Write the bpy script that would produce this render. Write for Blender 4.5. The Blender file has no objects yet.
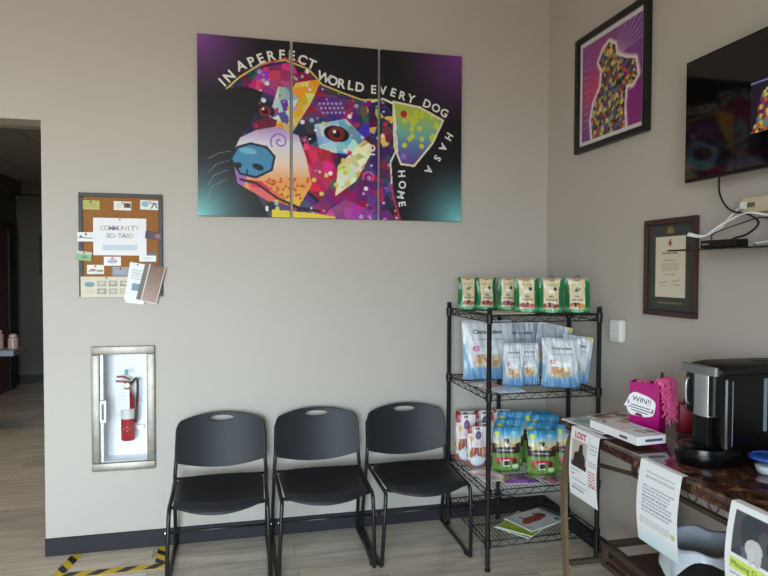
import bpy, bmesh, math, random
import numpy as np
from mathutils import Vector, Matrix, Euler
from mathutils.geometry import tessellate_polygon
PI = math.pi
SC = bpy.context.scene
COL = SC.collection
random.seed(7)
RNG = np.random.default_rng(11)

# ------------------------------------------------------------------ colours and materials
def lin1(c):
    c = c / 255.0
    return c / 12.92 if c <= 0.04045 else ((c + 0.055) / 1.055) ** 2.4
def L(r, g, b): return (lin1(r), lin1(g), lin1(b), 1.0)
MATS = {}
def mat(name, rgb=(200, 200, 200), rough=0.5, metal=0.0, spec=0.5, coat=0.0, noise=0.0, scale=40.0, bump=0.0, bscale=200.0):
    """Principled material; colour slightly varied by a procedural noise of the material's own."""
    if name in MATS: return MATS[name]
    m = bpy.data.materials.new(name); m.use_nodes = True
    nt = m.node_tree; b = nt.nodes['Principled BSDF']
    b.inputs['Roughness'].default_value = rough
    b.inputs['Metallic'].default_value = metal
    b.inputs['Specular IOR Level'].default_value = spec
    b.inputs['Coat Weight'].default_value = coat
    c = L(*rgb)
    tc = nt.nodes.new('ShaderNodeTexCoord')
    n = nt.nodes.new('ShaderNodeTexNoise'); n.inputs['Scale'].default_value = scale; n.inputs['Detail'].default_value = 4
    nt.links.new(tc.outputs['Object'], n.inputs['Vector'])
    r = nt.nodes.new('ShaderNodeValToRGB')
    k = max(noise, 0.02)
    r.color_ramp.elements[0].position = .3; r.color_ramp.elements[1].position = .7
    r.color_ramp.elements[0].color = tuple(x * (1 - k) for x in c[:3]) + (1,)
    r.color_ramp.elements[1].color = tuple(min(1, x * (1 + k)) for x in c[:3]) + (1,)
    nt.links.new(n.outputs['Fac'], r.inputs['Fac'])
    nt.links.new(r.outputs['Color'], b.inputs['Base Color'])
    if bump:
        n2 = nt.nodes.new('ShaderNodeTexNoise'); n2.inputs['Scale'].default_value = bscale
        nt.links.new(tc.outputs['Object'], n2.inputs['Vector'])
        bp = nt.nodes.new('ShaderNodeBump'); bp.inputs['Strength'].default_value = bump; bp.inputs['Distance'].default_value = .002
        nt.links.new(n2.outputs['Fac'], bp.inputs['Height']); nt.links.new(bp.outputs['Normal'], b.inputs['Normal'])
    MATS[name] = m
    return m
def mat_print(name, rough=.5, spec=.4, coat=0.0, emit=0.0):
    """Printed surface: albedo comes from the mesh's own flat colour attribute."""
    if name in MATS: return MATS[name]
    m = bpy.data.materials.new(name); m.use_nodes = True
    nt = m.node_tree; b = nt.nodes['Principled BSDF']
    b.inputs['Roughness'].default_value = rough; b.inputs['Specular IOR Level'].default_value = spec
    b.inputs['Coat Weight'].default_value = coat
    a = nt.nodes.new('ShaderNodeAttribute'); a.attribute_name = 'Col'
    nt.links.new(a.outputs['Color'], b.inputs['Base Color'])
    if emit:
        nt.links.new(a.outputs['Color'], b.inputs['Emission Color']); b.inputs['Emission Strength'].default_value = emit
    MATS[name] = m
    return m
def mat_glass(name, tint=(1, 1, 1), gloss=0.08, rough=0.02):
    if name in MATS: return MATS[name]
    m = bpy.data.materials.new(name); m.use_nodes = True
    nt = m.node_tree; nt.nodes.remove(nt.nodes['Principled BSDF'])
    out = nt.nodes['Material Output']
    t = nt.nodes.new('ShaderNodeBsdfTransparent'); t.inputs['Color'].default_value = tint + (1,)
    g = nt.nodes.new('ShaderNodeBsdfGlossy'); g.inputs['Roughness'].default_value = rough
    lw = nt.nodes.new('ShaderNodeLayerWeight'); lw.inputs['Blend'].default_value = .5
    pw = nt.nodes.new('ShaderNodeMath'); pw.operation = 'POWER'; pw.inputs[1].default_value = 4.5
    f = nt.nodes.new('ShaderNodeMath'); f.operation = 'MULTIPLY_ADD'; f.inputs[1].default_value = .6; f.inputs[2].default_value = .006
    nt.links.new(lw.outputs['Facing'], pw.inputs[0]); nt.links.new(pw.outputs[0], f.inputs[0])
    mx = nt.nodes.new('ShaderNodeMixShader')
    nt.links.new(f.outputs[0], mx.inputs['Fac']); nt.links.new(t.outputs[0], mx.inputs[1]); nt.links.new(g.outputs[0], mx.inputs[2])
    nt.links.new(mx.outputs[0], out.inputs['Surface'])
    MATS[name] = m
    return m

# ------------------------------------------------------------------ objects
def link(name, me, m, parent=None):
    o = bpy.data.objects.new(name, me); COL.objects.link(o)
    if m is not None:
        me.materials.clear(); me.materials.append(m)
    if parent is not None: o.parent = parent
    return o
def tag(o, label, cat, group=None):
    o['label'] = label; o['category'] = cat
    if group: o['group'] = group
    return o
def thing(name, label, cat, loc=(0, 0, 0), rot=(0, 0, 0), group=None):
    o = bpy.data.objects.new(name, None); COL.objects.link(o)
    o.empty_display_size = .05
    o.location = loc
    o.rotation_euler = (0, 0, rot) if not isinstance(rot, tuple) else rot
    return tag(o, label, cat, group)
def dup(o, loc=None, rot=None, label=None, parent=None):
    c = o.copy(); COL.objects.link(c)
    if parent is not None: c.parent = parent
    if loc is not None: c.location = loc
    if rot is not None: c.rotation_euler = (0, 0, rot) if not isinstance(rot, tuple) else rot
    if label: c['label'] = label
    for ch in list(o.children): dup(ch, parent=c)
    return c

class MB:
    def __init__(s): s.bm = bmesh.new()
    def box(s, lo, hi, bev=0.0, seg=2, mtx=None):
        lo, hi = Vector(lo), Vector(hi)
        r = bmesh.ops.create_cube(s.bm, size=1)
        M = Matrix.Translation((lo + hi) / 2) @ Matrix.Diagonal(((hi - lo)[0], (hi - lo)[1], (hi - lo)[2], 1))
        if mtx is not None: M = mtx @ M
        bmesh.ops.transform(s.bm, matrix=M, verts=r['verts'])
        if bev:
            es = list({e for v in r['verts'] for e in v.link_edges})
            bmesh.ops.bevel(s.bm, geom=es, offset=bev, segments=seg, affect='EDGES', profile=.5)
        return s
    def tube(s, pts, r, seg=8, closed=False, caps=True):
        pts = [Vector(p) for p in pts]; n = len(pts); rings = []
        up = None
        for i, p in enumerate(pts):
            if closed: d = pts[(i + 1) % n] - pts[i - 1]
            else: d = pts[min(i + 1, n - 1)] - pts[max(i - 1, 0)]
            d.normalize()
            if up is None:
                up = Vector((0, 0, 1)) if abs(d.z) < .9 else Vector((1, 0, 0))
            a = d.cross(up)
            if a.length < 1e-4: a = d.cross(Vector((.3, 1, .2)))
            a.normalize(); b = a.cross(d).normalized(); up = b
            rr = r[i] if isinstance(r, (list, tuple)) else r
            rings.append([s.bm.verts.new(p + (a * math.cos(t) + b * math.sin(t)) * rr) for t in [2 * PI * k / seg for k in range(seg)]])
        m = n if closed else n - 1
        for i in range(m):
            A, B = rings[i], rings[(i + 1) % n]
            for k in range(seg): s.bm.faces.new((A[k], A[(k + 1) % seg], B[(k + 1) % seg], B[k]))
        if caps and not closed:
            s.bm.faces.new(rings[0][::-1]); s.bm.faces.new(rings[-1])
        return s
    def lathe(s, prof, seg=24, c=(0, 0, 0), axis='z', sx=1.0, sy=1.0):
        """prof: list of (radius, height)."""
        rings = []
        for (r, z) in prof:
            ring = []
            for k in range(seg):
                t = 2 * PI * k / seg
                x, y = r * math.cos(t) * sx, r * math.sin(t) * sy
                p = {'z': (x, y, z), 'y': (x, z, y), 'x': (z, x, y)}[axis]
                ring.append(s.bm.verts.new(Vector(p) + Vector(c)))
            rings.append(ring)
        for A, B in zip(rings, rings[1:]):
            for k in range(seg): s.bm.faces.new((A[k], A[(k + 1) % seg], B[(k + 1) % seg], B[k]))
        if prof[0][0] > 1e-5: s.bm.faces.new(rings[0][::-1])
        if prof[-1][0] > 1e-5: s.bm.faces.new(rings[-1])
        return s
    def prism(s, poly, f0, f1):
        """poly 2D; f0,f1 map (a,b)->xyz for the two faces."""
        tri = tessellate_polygon([[Vector((a, b, 0)) for a, b in poly]])
        A = [s.bm.verts.new(f0(*p)) for p in poly]; B = [s.bm.verts.new(f1(*p)) for p in poly]
        for t in tri:
            s.bm.faces.new([A[i] for i in t]); s.bm.faces.new([B[i] for i in t][::-1])
        n = len(poly)
        for i in range(n): s.bm.faces.new((A[i], A[(i + 1) % n], B[(i + 1) % n], B[i]))
        return s
    def flat(s, poly, f):
        tri = tessellate_polygon([[Vector((a, b, 0)) for a, b in poly]])
        A = [s.bm.verts.new(f(*p)) for p in poly]
        for t in tri: s.bm.faces.new([A[i] for i in t])
        return s
    def text(s, txt, f, size=1.0, ox=0.0, oy=0.0, align='CENTER', rot=0.0, sx=1.0, bold=0.0):
        vs, fs = glyphs(txt, bold, align)
        cr, sr = math.cos(rot), math.sin(rot)
        out = []
        for (a, b) in vs:
            a, b = a * size * sx, b * size
            out.append(s.bm.verts.new(f(ox + a * cr - b * sr, oy + a * sr + b * cr)))
        for t in fs:
            try: s.bm.faces.new([out[i] for i in t])
            except ValueError: pass
        return s
    def build(s, name, m, parent=None, smooth=False, norm=True):
        if norm: bmesh.ops.recalc_face_normals(s.bm, faces=s.bm.faces)
        me = bpy.data.meshes.new(name); s.bm.to_mesh(me); s.bm.free()
        if smooth:
            me.polygons.foreach_set('use_smooth', [True] * len(me.polygons))
            if smooth == 'auto': me.set_sharp_from_angle(angle=math.radians(40))
        return link(name, me, m, parent)
GL = {}
def glyphs(txt, bold, align):
    k = (txt, bold, align)
    if k not in GL:
        cu = bpy.data.curves.new('glyph', 'FONT'); cu.body = txt; cu.align_x = align; cu.offset = bold; cu.resolution_u = 3
        o = bpy.data.objects.new('glyph', cu); COL.objects.link(o)
        dg = bpy.context.evaluated_depsgraph_get(); dg.update()
        me = o.evaluated_get(dg).to_mesh()
        GL[k] = ([(v.co.x, v.co.y) for v in me.vertices], [tuple(p.vertices) for p in me.polygons])
        o.evaluated_get(dg).to_mesh_clear()
        bpy.data.objects.remove(o); bpy.data.curves.remove(cu)
    return GL[k]

# ------------------------------------------------------------------ printed surfaces as fine coloured grids
class Canvas:
    def __init__(s, w, h, nx, ny, bg=(255, 255, 255)):
        s.w, s.h, s.nx, s.ny = w, h, nx, ny
        s.X, s.Y = np.meshgrid(np.linspace(0, w, nx), np.linspace(0, h, ny))   # y up
        s.C = np.zeros((ny, nx, 3)); s.C[:] = bg
    def mpoly(s, pts):
        inside = np.zeros(s.X.shape, bool); n = len(pts)
        for i in range(n):
            (x0, y0), (x1, y1) = pts[i], pts[(i + 1) % n]
            c = ((y0 > s.Y) != (y1 > s.Y))
            with np.errstate(divide='ignore', invalid='ignore'):
                xi = (x1 - x0) * (s.Y - y0) / ((y1 - y0) if y1 != y0 else 1e-9) + x0
            inside ^= c & (s.X < xi)
        return inside
    def mell(s, cx, cy, rx, ry, a=0):
        dx, dy = s.X - cx, s.Y - cy
        u = dx * math.cos(a) + dy * math.sin(a); v = -dx * math.sin(a) + dy * math.cos(a)
        return (u / rx) ** 2 + (v / ry) ** 2 < 1
    def mrect(s, x0, y0, x1, y1): return (s.X >= x0) & (s.X <= x1) & (s.Y >= y0) & (s.Y <= y1)
    def mline(s, pts, w):
        m = np.zeros(s.X.shape, bool)
        for (x0, y0), (x1, y1) in zip(pts, pts[1:]):
            d2 = (x1 - x0) ** 2 + (y1 - y0) ** 2 + 1e-12
            t = np.clip(((s.X - x0) * (x1 - x0) + (s.Y - y0) * (y1 - y0)) / d2, 0, 1)
            m |= (s.X - x0 - t * (x1 - x0)) ** 2 + (s.Y - y0 - t * (y1 - y0)) ** 2 < (w / 2) ** 2
        return m
    def put(s, m, col, a=1.0): s.C[m] = s.C[m] * (1 - a) + np.array(col) * a; return s
    def poly(s, pts, col, a=1.0): return s.put(s.mpoly(pts), col, a)
    def ell(s, cx, cy, rx, ry, col, ang=0, a=1.0): return s.put(s.mell(cx, cy, rx, ry, ang), col, a)
    def rect(s, x0, y0, x1, y1, col, a=1.0): return s.put(s.mrect(x0, y0, x1, y1), col, a)
    def line(s, pts, w, col, a=1.0): return s.put(s.mline(pts, w), col, a)
    def glow(s, cx, cy, r, col, p=1.5, k=1.0):
        t = np.clip(1 - np.hypot(s.X - cx, s.Y - cy) / r, 0, 1)[..., None] ** p * k
        s.C = s.C * (1 - t) + np.array(col) * t; return s
    def vgrad(s, m, cols):
        """cols: list of (y, colour); a printed colour run"""
        ys = [c[0] for c in cols]
        g = np.stack([np.interp(s.Y, ys, [c[1][k] for c in cols]) for k in range(3)], -1)
        s.C[m] = g[m]; return s
    def mosaic(s, m, cell, pal, seed=1, jit=14):
        r = np.random.default_rng(seed)
        gx, gy = int(s.w / cell) + 2, int(s.h / cell) + 2
        px = (np.arange(gx)[None, :] + r.random((gy, gx))) * cell - cell; py = (np.arange(gy)[:, None] + r.random((gy, gx))) * cell - cell
        px, py = px.ravel(), py.ravel(); cols = np.array(pal, float)[r.integers(0, len(pal), len(px))] + r.normal(0, jit, (len(px), 3))
        xs, ys = s.X[m], s.Y[m]
        if len(xs) == 0: return s
        best = np.full(len(xs), 1e9); idx = np.zeros(len(xs), int)
        for i in range(len(px)):
            d = (xs - px[i]) ** 2 + (ys - py[i]) ** 2
            k = d < best; best[k] = d[k]; idx[k] = i
        s.C[m] = cols[idx]; return s
    def lines(s, x0, y0, x1, y1, n, col, seed=0, a=.75, gap=.45, center=False):
        """rows of small print too small to read"""
        r = random.Random(seed); dy = (y1 - y0) / n
        for i in range(n):
            yb = y1 - (i + 1) * dy; e = r.uniform(.6, 1) if i % 4 == 3 else r.uniform(.88, 1)
            xa, xb = x0, x0 + (x1 - x0) * e
            if center: mid = (x0 + x1) / 2; xa, xb = mid - (x1 - x0) * e / 2, mid + (x1 - x0) * e / 2
            x = xa
            while x < xb:
                wd = r.uniform(.04, .12) * (x1 - x0)
                s.rect(x, yb + dy * gap * .5, min(x + wd, xb), yb + dy * (1 - gap * .5), col, a); x += wd + .018 * (x1 - x0)
        return s
    def colors(s):
        c = np.clip(s.C, 0, 255) / 255
        l = np.where(c <= .04045, c / 12.92, ((c + .055) / 1.055) ** 2.4)
        return np.concatenate([l, np.ones(l.shape[:2] + (1,))], -1).reshape(-1, 4)
def grid_mesh(name, P, cols, m, parent=None, smooth=True, wrapfaces=None):
    """P (ny,nx,3) points, cols (ny*nx,4)"""
    ny, nx = P.shape[:2]
    i = np.arange(ny * nx).reshape(ny, nx)
    q = np.stack([i[:-1, :-1], i[:-1, 1:], i[1:, 1:], i[1:, :-1]], -1).reshape(-1, 4)
    me = bpy.data.meshes.new(name)
    me.from_pydata(P.reshape(-1, 3).tolist(), [], q.tolist())
    at = me.attributes.new('Col', 'FLOAT_COLOR', 'POINT'); at.data.foreach_set('color', np.asarray(cols, np.float32).ravel())
    me.polygons.foreach_set('use_smooth', [smooth] * len(me.polygons))
    return link(name, me, m, parent)
def sheet(name, cv, f, m, parent=None, smooth=False):
    P = np.array([[f(x, y) for x in cv.X[0]] for y in cv.Y[:, 0]])
    return grid_mesh(name, P, cv.colors(), m, parent, smooth)
def back_f(y=0.0):           # print facing -y (back wall): local x right, z up
    return lambda a, b: (a, y, b)
def right_f(x=0.0):          # print facing -x (right wall): 'right' on the print runs towards -y
    return lambda a, b: (x, -a, b)

# ------------------------------------------------------------------ materials
M_black_plastic = mat('chair_plastic', (35, 36, 40), .48, spec=.30, noise=.05, scale=300, bump=.12, bscale=900)
M_black_steel = mat('black_powder_steel', (24, 24, 26), .38, spec=.5)
M_wire = mat('black_epoxy_wire', (20, 20, 22), .42)
M_chrome = mat('screw_steel', (190, 190, 192), .3, metal=1)
M_base = mat('vinyl_baseboard', (46, 43, 47), .5, spec=.25)
M_trim_steel = mat('brushed_steel', (160, 153, 142), .5, metal=.85, noise=.12, scale=30)
M_white_paint = mat('white_enamel', (236, 240, 243), .4)
M_red = mat('extinguisher_red', (160, 6, 16), .3)
M_tag = mat('white_card', (238, 238, 236), .6)
M_bronze = mat('bronze_iron', (82, 68, 54), .5, metal=.3, noise=.15, scale=60)
M_leg = mat('tan_bronze_leg', (128, 108, 82), .45, metal=.25, noise=.12, scale=30)
M_wood_dark = mat('dark_deck_wood', (84, 58, 46), .5, noise=.3, scale=14)
M_paper = mat('white_paper', (240, 241, 243), .7)
M_blk = mat('gloss_black_plastic', (7, 7, 8), .24, spec=.3)
M_blk_matte = mat('matte_black_plastic', (12, 12, 13), .45, spec=.3)
M_silver = mat('silver_plastic', (176, 178, 182), .3, metal=.7)
M_text = mat('black_ink', (40, 40, 44), .6)
M_print = mat_print('printed_paper', .55)
M_canvas = mat_print('printed_canvas', .45, spec=.3)
M_foil = mat_print('printed_pouch_film', .3, spec=.45)
M_gloss_paper = mat_print('glossy_print', .25, spec=.5)
M_glass = mat_glass('clear_glass')
M_clear = mat_glass('clear_plastic', (.93, .95, .96), rough=.08)
M_liner = mat('white_bin_liner', (186, 193, 201), .4)
M_white_cable = mat('white_cable', (228, 228, 228), .4)
M_black_cable = mat('black_cable', (14, 14, 15), .4)

def mat_wall():
    m = mat('wall_paint', (190, 182, 173), .55, noise=.015, scale=2.0, bump=.12, bscale=350); return m
M_wall = mat_wall()
M_ceil = mat('ceiling_paint', (214, 210, 202), .8)
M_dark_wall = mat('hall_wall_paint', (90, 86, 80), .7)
M_door = mat('mahogany_door', (84, 32, 22), .4, noise=.25, scale=6)

def mat_floor():
    m = bpy.data.materials.new('wood_plank_vinyl'); m.use_nodes = True
    nt = m.node_tree; b = nt.nodes['Principled BSDF']; N = nt.nodes.new; K = nt.links.new
    tc = N('ShaderNodeTexCoord')
    br = N('ShaderNodeTexBrick'); br.offset = .37; br.inputs['Scale'].default_value = 1
    br.inputs['Brick Width'].default_value = 1.22; br.inputs['Row Height'].default_value = .155
    br.inputs['Mortar Size'].default_value = .0012; br.inputs['Mortar Smooth'].default_value = .3; br.inputs['Bias'].default_value = 0
    br.inputs['Color1'].default_value = (0, 0, 0, 1); br.inputs['Color2'].default_value = (1, 1, 1, 1); br.inputs['Mortar'].default_value = (.5, .5, .5, 1)
    K(tc.outputs['Object'], br.inputs['Vector'])
    mp = N('ShaderNodeMapping'); mp.inputs['Scale'].default_value = (1.6, 17, 1)
    K(tc.outputs['Object'], mp.inputs['Vector'])
    ad = N('ShaderNodeVectorMath'); ad.operation = 'ADD'
    sc = N('ShaderNodeVectorMath'); sc.operation = 'SCALE'; sc.inputs['Scale'].default_value = 7.3
    K(br.outputs['Color'], sc.inputs[0]); K(mp.outputs['Vector'], ad.inputs[0]); K(sc.outputs['Vector'], ad.inputs[1])
    n = N('ShaderNodeTexNoise'); n.inputs['Scale'].default_value = 1.3; n.inputs['Detail'].default_value = 7; n.inputs['Roughness'].default_value = .6; n.inputs['Distortion'].default_value = .6
    K(ad.outputs['Vector'], n.inputs['Vector'])
    r = N('ShaderNodeValToRGB'); e = r.color_ramp.elements
    e[0].position = .25; e[0].color = L(178, 164, 149); e[1].position = .75; e[1].color = L(238, 228, 214)
    x = r.color_ramp.elements.new(.5); x.color = L(216, 203, 187)
    K(n.outputs['Fac'], r.inputs['Fac'])
    mx = N('ShaderNodeMix'); mx.data_type = 'RGBA'; mx.blend_type = 'MULTIPLY'; mx.inputs['Factor'].default_value = 1
    r2 = N('ShaderNodeValToRGB'); r2.color_ramp.elements[0].color = (.80, .80, .80, 1); r2.color_ramp.elements[1].color = (1.05, 1.03, 1.0, 1)
    K(br.outputs['Color'], r2.inputs['Fac']); K(r.outputs['Color'], mx.inputs['A']); K(r2.outputs['Color'], mx.inputs['B'])
    m2 = N('ShaderNodeMix'); m2.data_type = 'RGBA'; m2.inputs['B'].default_value = L(96, 84, 72)
    K(br.outputs['Fac'], m2.inputs['Factor']); K(mx.outputs['Result'], m2.inputs['A'])
    K(m2.outputs['Result'], b.inputs['Base Color'])
    b.inputs['Roughness'].default_value = .26; b.inputs['Specular IOR Level'].default_value = .6
    return m
def mat_marble():
    m = bpy.data.materials.new('brown_marble_laminate'); m.use_nodes = True
    nt = m.node_tree; b = nt.nodes['Principled BSDF']; N = nt.nodes.new; K = nt.links.new
    tc = N('ShaderNodeTexCoord')
    n = N('ShaderNodeTexNoise'); n.inputs['Scale'].default_value = 16; n.inputs['Detail'].default_value = 8; n.inputs['Roughness'].default_value = .7; n.inputs['Distortion'].default_value = 1.4
    K(tc.outputs['Object'], n.inputs['Vector'])
    r = N('ShaderNodeValToRGB'); e = r.color_ramp.elements
    e[0].position = .36; e[0].color = L(26, 16, 14); e[1].position = .74; e[1].color = L(176, 140, 106)
    for p, c in ((.45, (56, 35, 27)), (.54, (88, 54, 40)), (.62, (140, 98, 70))): x = e.new(p); x.color = L(*c)
    K(n.outputs['Fac'], r.inputs['Fac']); K(r.outputs['Color'], b.inputs['Base Color'])
    b.inputs['Roughness'].default_value = .12; b.inputs['Specular IOR Level'].default_value = .5; b.inputs['Coat Weight'].default_value = .3
    return m
M_floor = mat_floor(); M_marble = mat_marble()

# ------------------------------------------------------------------ the setting
def struct(name, mb, m): o = mb.build(name, m); o['kind'] = 'structure'; return o
FY = -6.6          # window wall behind the camera
OX = -3.01         # end of the wall at the doorway
struct('floor', MB().box((-8, FY - .1, -.1), (.15, 6.2, 0)), M_floor)
w = MB(); T = .17; Z1 = 3.5
cx0, cx1, cz0, cz1 = -2.728, -2.474, .502, 1.112     # recess for the extinguisher cabinet
w.box((OX, 0, 0), (cx0, T, Z1)).box((cx1, 0, 0), (.15, T, Z1)).box((cx0, 0, 0), (cx1, T, cz0)).box((cx0, 0, cz1), (cx1, T, Z1))
w.box((-4.6, 0, 2.389), (OX, T, Z1)).box((-8, 0, 0), (-4.6, T, Z1))
bmesh.ops.remove_doubles(w.bm, verts=w.bm.verts, dist=1e-5)
struct('wall_back', w, M_wall)
struct('wall_right', MB().box((0, FY, 0), (.15, 5.9, Z1)), M_wall)
struct('wall_left', MB().box((-8.15, FY, 0), (-8, .1, Z1)), M_wall)
struct('ceiling', MB().box((-8, FY, Z1), (.15, T, Z1 + .1)), M_ceil)
# storefront wall behind the camera: sill, head and piers around the glazing
WX0, WX1, WZ0, WZ1 = -5.2, -2.1, .25, 2.75
w = MB().box((-8, FY - .12, 0), (WX0, FY, Z1)).box((WX1, FY - .12, 0), (.15, FY, Z1)).box((WX0, FY - .12, 0), (WX1, FY, WZ0)).box((WX0, FY - .12, WZ1), (WX1, FY, Z1))
struct('wall_front', w, mat('slate_paint', (84, 80, 76), .7))
w = MB()
for k in range(5):
    x = WX0 + (WX1 - WX0) * k / 4
    w.box((max(WX0, x - .025), FY - .09, WZ0), (min(WX1, x + .025), FY - .03, WZ1))
w.box((WX0, FY - .09, WZ0), (WX1, FY - .03, WZ0 + .05)).box((WX0, FY - .09, WZ1 - .05), (WX1, FY - .03, WZ1))
struct('window_1', w, M_black_steel)
# baseboards
bb = MB()
for (a, b_) in ((OX, -.012),):
    bb.prism([(0, 0), (-.009, 0), (-.009, .095), (-.004, .098), (0, .098)], lambda p, q: (a, p, q), lambda p, q: (b_, p, q))
struct('baseboard_back', bb, M_base)
struct('baseboard_right', MB().prism([(0, 0), (-.009, 0), (-.009, .095), (-.004, .098), (0, .098)], lambda p, q: (p, 0, q), lambda p, q: (p, FY, q)), M_base)
struct('baseboard_side', MB().box((OX - .002, -.009, 0), (OX, T, .098)), M_base)
# hall beyond the doorway
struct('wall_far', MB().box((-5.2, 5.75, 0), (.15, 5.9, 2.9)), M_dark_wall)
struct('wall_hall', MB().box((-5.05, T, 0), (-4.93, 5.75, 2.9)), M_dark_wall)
c = MB()
ny = 9
for i in range(-1, 9):
    for j in range(ny):
        x0, y0 = -5.0 + .61 * i, T + .61 * j
        c.box((x0 + .006, y0 + .006, 2.76), (x0 + .604, y0 + .604, 2.78))
c.box((-5.6, T, 2.772), (.15, 6.0, 2.82))
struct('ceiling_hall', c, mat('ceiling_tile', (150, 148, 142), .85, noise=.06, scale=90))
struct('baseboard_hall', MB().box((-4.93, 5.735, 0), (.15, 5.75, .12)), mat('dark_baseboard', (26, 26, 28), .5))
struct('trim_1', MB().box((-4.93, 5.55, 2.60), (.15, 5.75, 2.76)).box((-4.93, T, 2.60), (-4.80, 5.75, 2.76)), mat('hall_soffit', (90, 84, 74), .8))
d = MB().box((-4.93, 3.9, .01), (-4.88, 5.25, 2.10), .004)
d.box((-4.882, 4.1, .25), (-4.872, 4.6, .95), .003).box((-4.882, 4.1, 1.1), (-4.872, 4.6, 1.95), .003)
struct('door_1', d, M_door)
struct('trim_2', MB().box((-4.93, 5.25, 0), (-4.86, 5.42, 2.2), .004).box((-4.93, 3.8, 2.10), (-4.86, 5.25, 2.2), .004), mat('dark_door_trim', (9, 7, 6), .5))

# ------------------------------------------------------------------ triptych
# print co-ordinates: metres on the whole picture, x 0..1.584, y 0..1.026
AX0, AX1, AZ0, AZ1 = -2.195, -.611, 1.891, 2.917
AW, AH = AX1 - AX0, AZ1 - AZ0
def pq(X, Y):   # position on the print, from a sketch drawn in 0..100 units
    p = X / 100                      # the sketch was drawn off a view in perspective: straighten it
    top, bot = 6.3 * p * 2 - .4 * p, 96.2 + 3.4 * p
    return (p / (1.095 - .095 * p) * AW, (1 - (Y - top) / (bot - top)) * AH)
def dog_canvas():
    cv = Canvas(AW, AH, 480, 312, (27, 25, 29))
    cv.glow(0, AH, .36, (140, 72, 160), 1.0).glow(AW, AH, .42, (128, 62, 145), 1.0)
    cv.glow(0, 0, .36, (130, 215, 218), 1.3).glow(AW, 0, .40, (130, 215, 218), 1.3)
    P = lambda *a: [pq(x, y) for x, y in a]
    head = P((20, 47), (23, 36), (25, 31), (19, 28), (11, 29), (15, 22), (24, 15), (33, 13), (42, 18), (47, 27), (54, 32), (62, 35), (70, 36), (75, 44), (76, 62), (73, 70), (74, 82), (77, 100), (28, 100), (22, 84), (14, 74), (13, 64), (17, 53))
    hm = cv.mpoly(head)
    cv.mosaic(hm, .062, [(70, 36, 96), (44, 66, 96), (118, 28, 82), (40, 40, 62), (92, 60, 120), (150, 30, 84), (54, 84, 92)], 3, 18)
    def patch(pts, pal, cell, seed): cv.mosaic(cv.mpoly(P(*pts)) & hm, cell, pal, seed)
    patch(((19, 28), (25, 18), (36, 15), (39, 26), (33, 36), (25, 31)), [(206, 40, 120), (170, 60, 160), (222, 60, 130), (150, 50, 110)], .06, 5)          # folded ear
    patch(((37, 26), (47, 24), (43, 36), (34, 56), (29, 52), (31, 40)), [(232, 152, 40), (226, 204, 96), (240, 200, 120)], .05, 6)                       # brow stripe
    patch(((31, 26), (38, 34), (34, 48), (27, 44)), [(160, 200, 210), (210, 220, 226), (120, 80, 150)], .05, 7)
    patch(((45, 33), (58, 35), (62, 48), (58, 52), (50, 45), (44, 44)), [(120, 40, 130), (160, 30, 100), (90, 50, 120)], .045, 8)
    patch(((44, 48), (56, 45), (63, 55), (58, 64), (46, 62)), [(150, 205, 225), (200, 226, 232), (110, 170, 205)], .05, 9)                             # about the eye
    patch(((40, 58), (50, 62), (53, 74), (46, 88), (39, 80)), [(212, 26, 88), (190, 20, 74), (226, 50, 110)], .07, 10)                                  # red cheek
    patch(((53, 70), (63, 56), (67, 60), (60, 78), (52, 86)), [(232, 220, 160), (222, 206, 120), (245, 240, 214)], .04, 11)
    patch(((52, 90), (66, 74), (72, 80), (70, 92), (54, 100)), [(176, 24, 80), (120, 30, 110), (88, 42, 124)], .06, 12)
    patch(((56, 88), (66, 94), (68, 100), (46, 100), (50, 93)), [(190, 70, 160), (150, 60, 150)], .06, 13)
    patch(((64, 38), (74, 40), (75, 58), (66, 62)), [(60, 40, 90), (226, 200, 90), (120, 40, 70), (42, 60, 96)], .04, 14)
    # muzzle
    mz = P((13, 64), (16, 55), (22, 51), (30, 49), (38, 54), (41, 66), (43, 80), (38, 92), (26, 88), (15, 79))
    mm = cv.mpoly(mz)
    cv.vgrad(mm, [(AH * .08, (240, 190, 60)), (AH * .2, (240, 160, 90)), (AH * .3, (242, 214, 196)), (AH * .42, (226, 222, 236)), (AH * .5, (190, 150, 205))])
    cv.put(mm & cv.mell(*pq(14, 72), .07, .13), (168, 116, 190))
    for k in range(70):
        x, y = random.uniform(26, 42), random.uniform(76, 92)
        m = cv.mell(*pq(x, y), .008, .008) & mm; cv.put(m, (206, 92, 40))
    cv.poly(P((18, 77), (26, 80), (32, 87), (27, 89), (20, 83)), (232, 110, 104)); cv.poly(P((18, 77), (24, 78), (28, 83), (21, 81)), (214, 50, 90))
    cv.poly(P((28, 93), (44, 95), (52, 97), (52, 100), (28, 100)), (232, 208, 60))
    cv.line(P((16, 77), (22, 79), (30, 87), (38, 92), (46, 94)), .014, (40, 24, 34))
    # nose
    nose = P((12.5, 66), (15, 60), (20, 58), (26, 60), (29, 65), (28, 72), (22, 76), (16, 74))
    cv.poly(nose, (72, 142, 184)); cv.line(nose + nose[:1], .014, (26, 36, 56))
    cv.ell(*pq(19, 62), .05, .018, (120, 184, 214), -.1)
    cv.ell(*pq(15.2, 69.5), .022, .018, (22, 30, 46)); cv.ell(*pq(22.8, 70.5), .034, .018, (22, 30, 46), -.3); cv.line(P((18.6, 72), (18.7, 75)), .01, (22, 30, 46))
    # eyes
    for (x, y, r) in ((25.5, 41, .036), (52.5, 53, .05)):
        cv.ell(*pq(x, y), r * 1.55, r * .95, (26, 16, 22), -.15); cv.ell(*pq(x, y), r, r * .86, (128, 36, 34)); cv.ell(*pq(x, y), r * .45, r * .45, (20, 10, 14)); cv.ell(*pq(x - .8, y - 1.2), r * .2, r * .2, (250, 250, 250))
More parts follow.
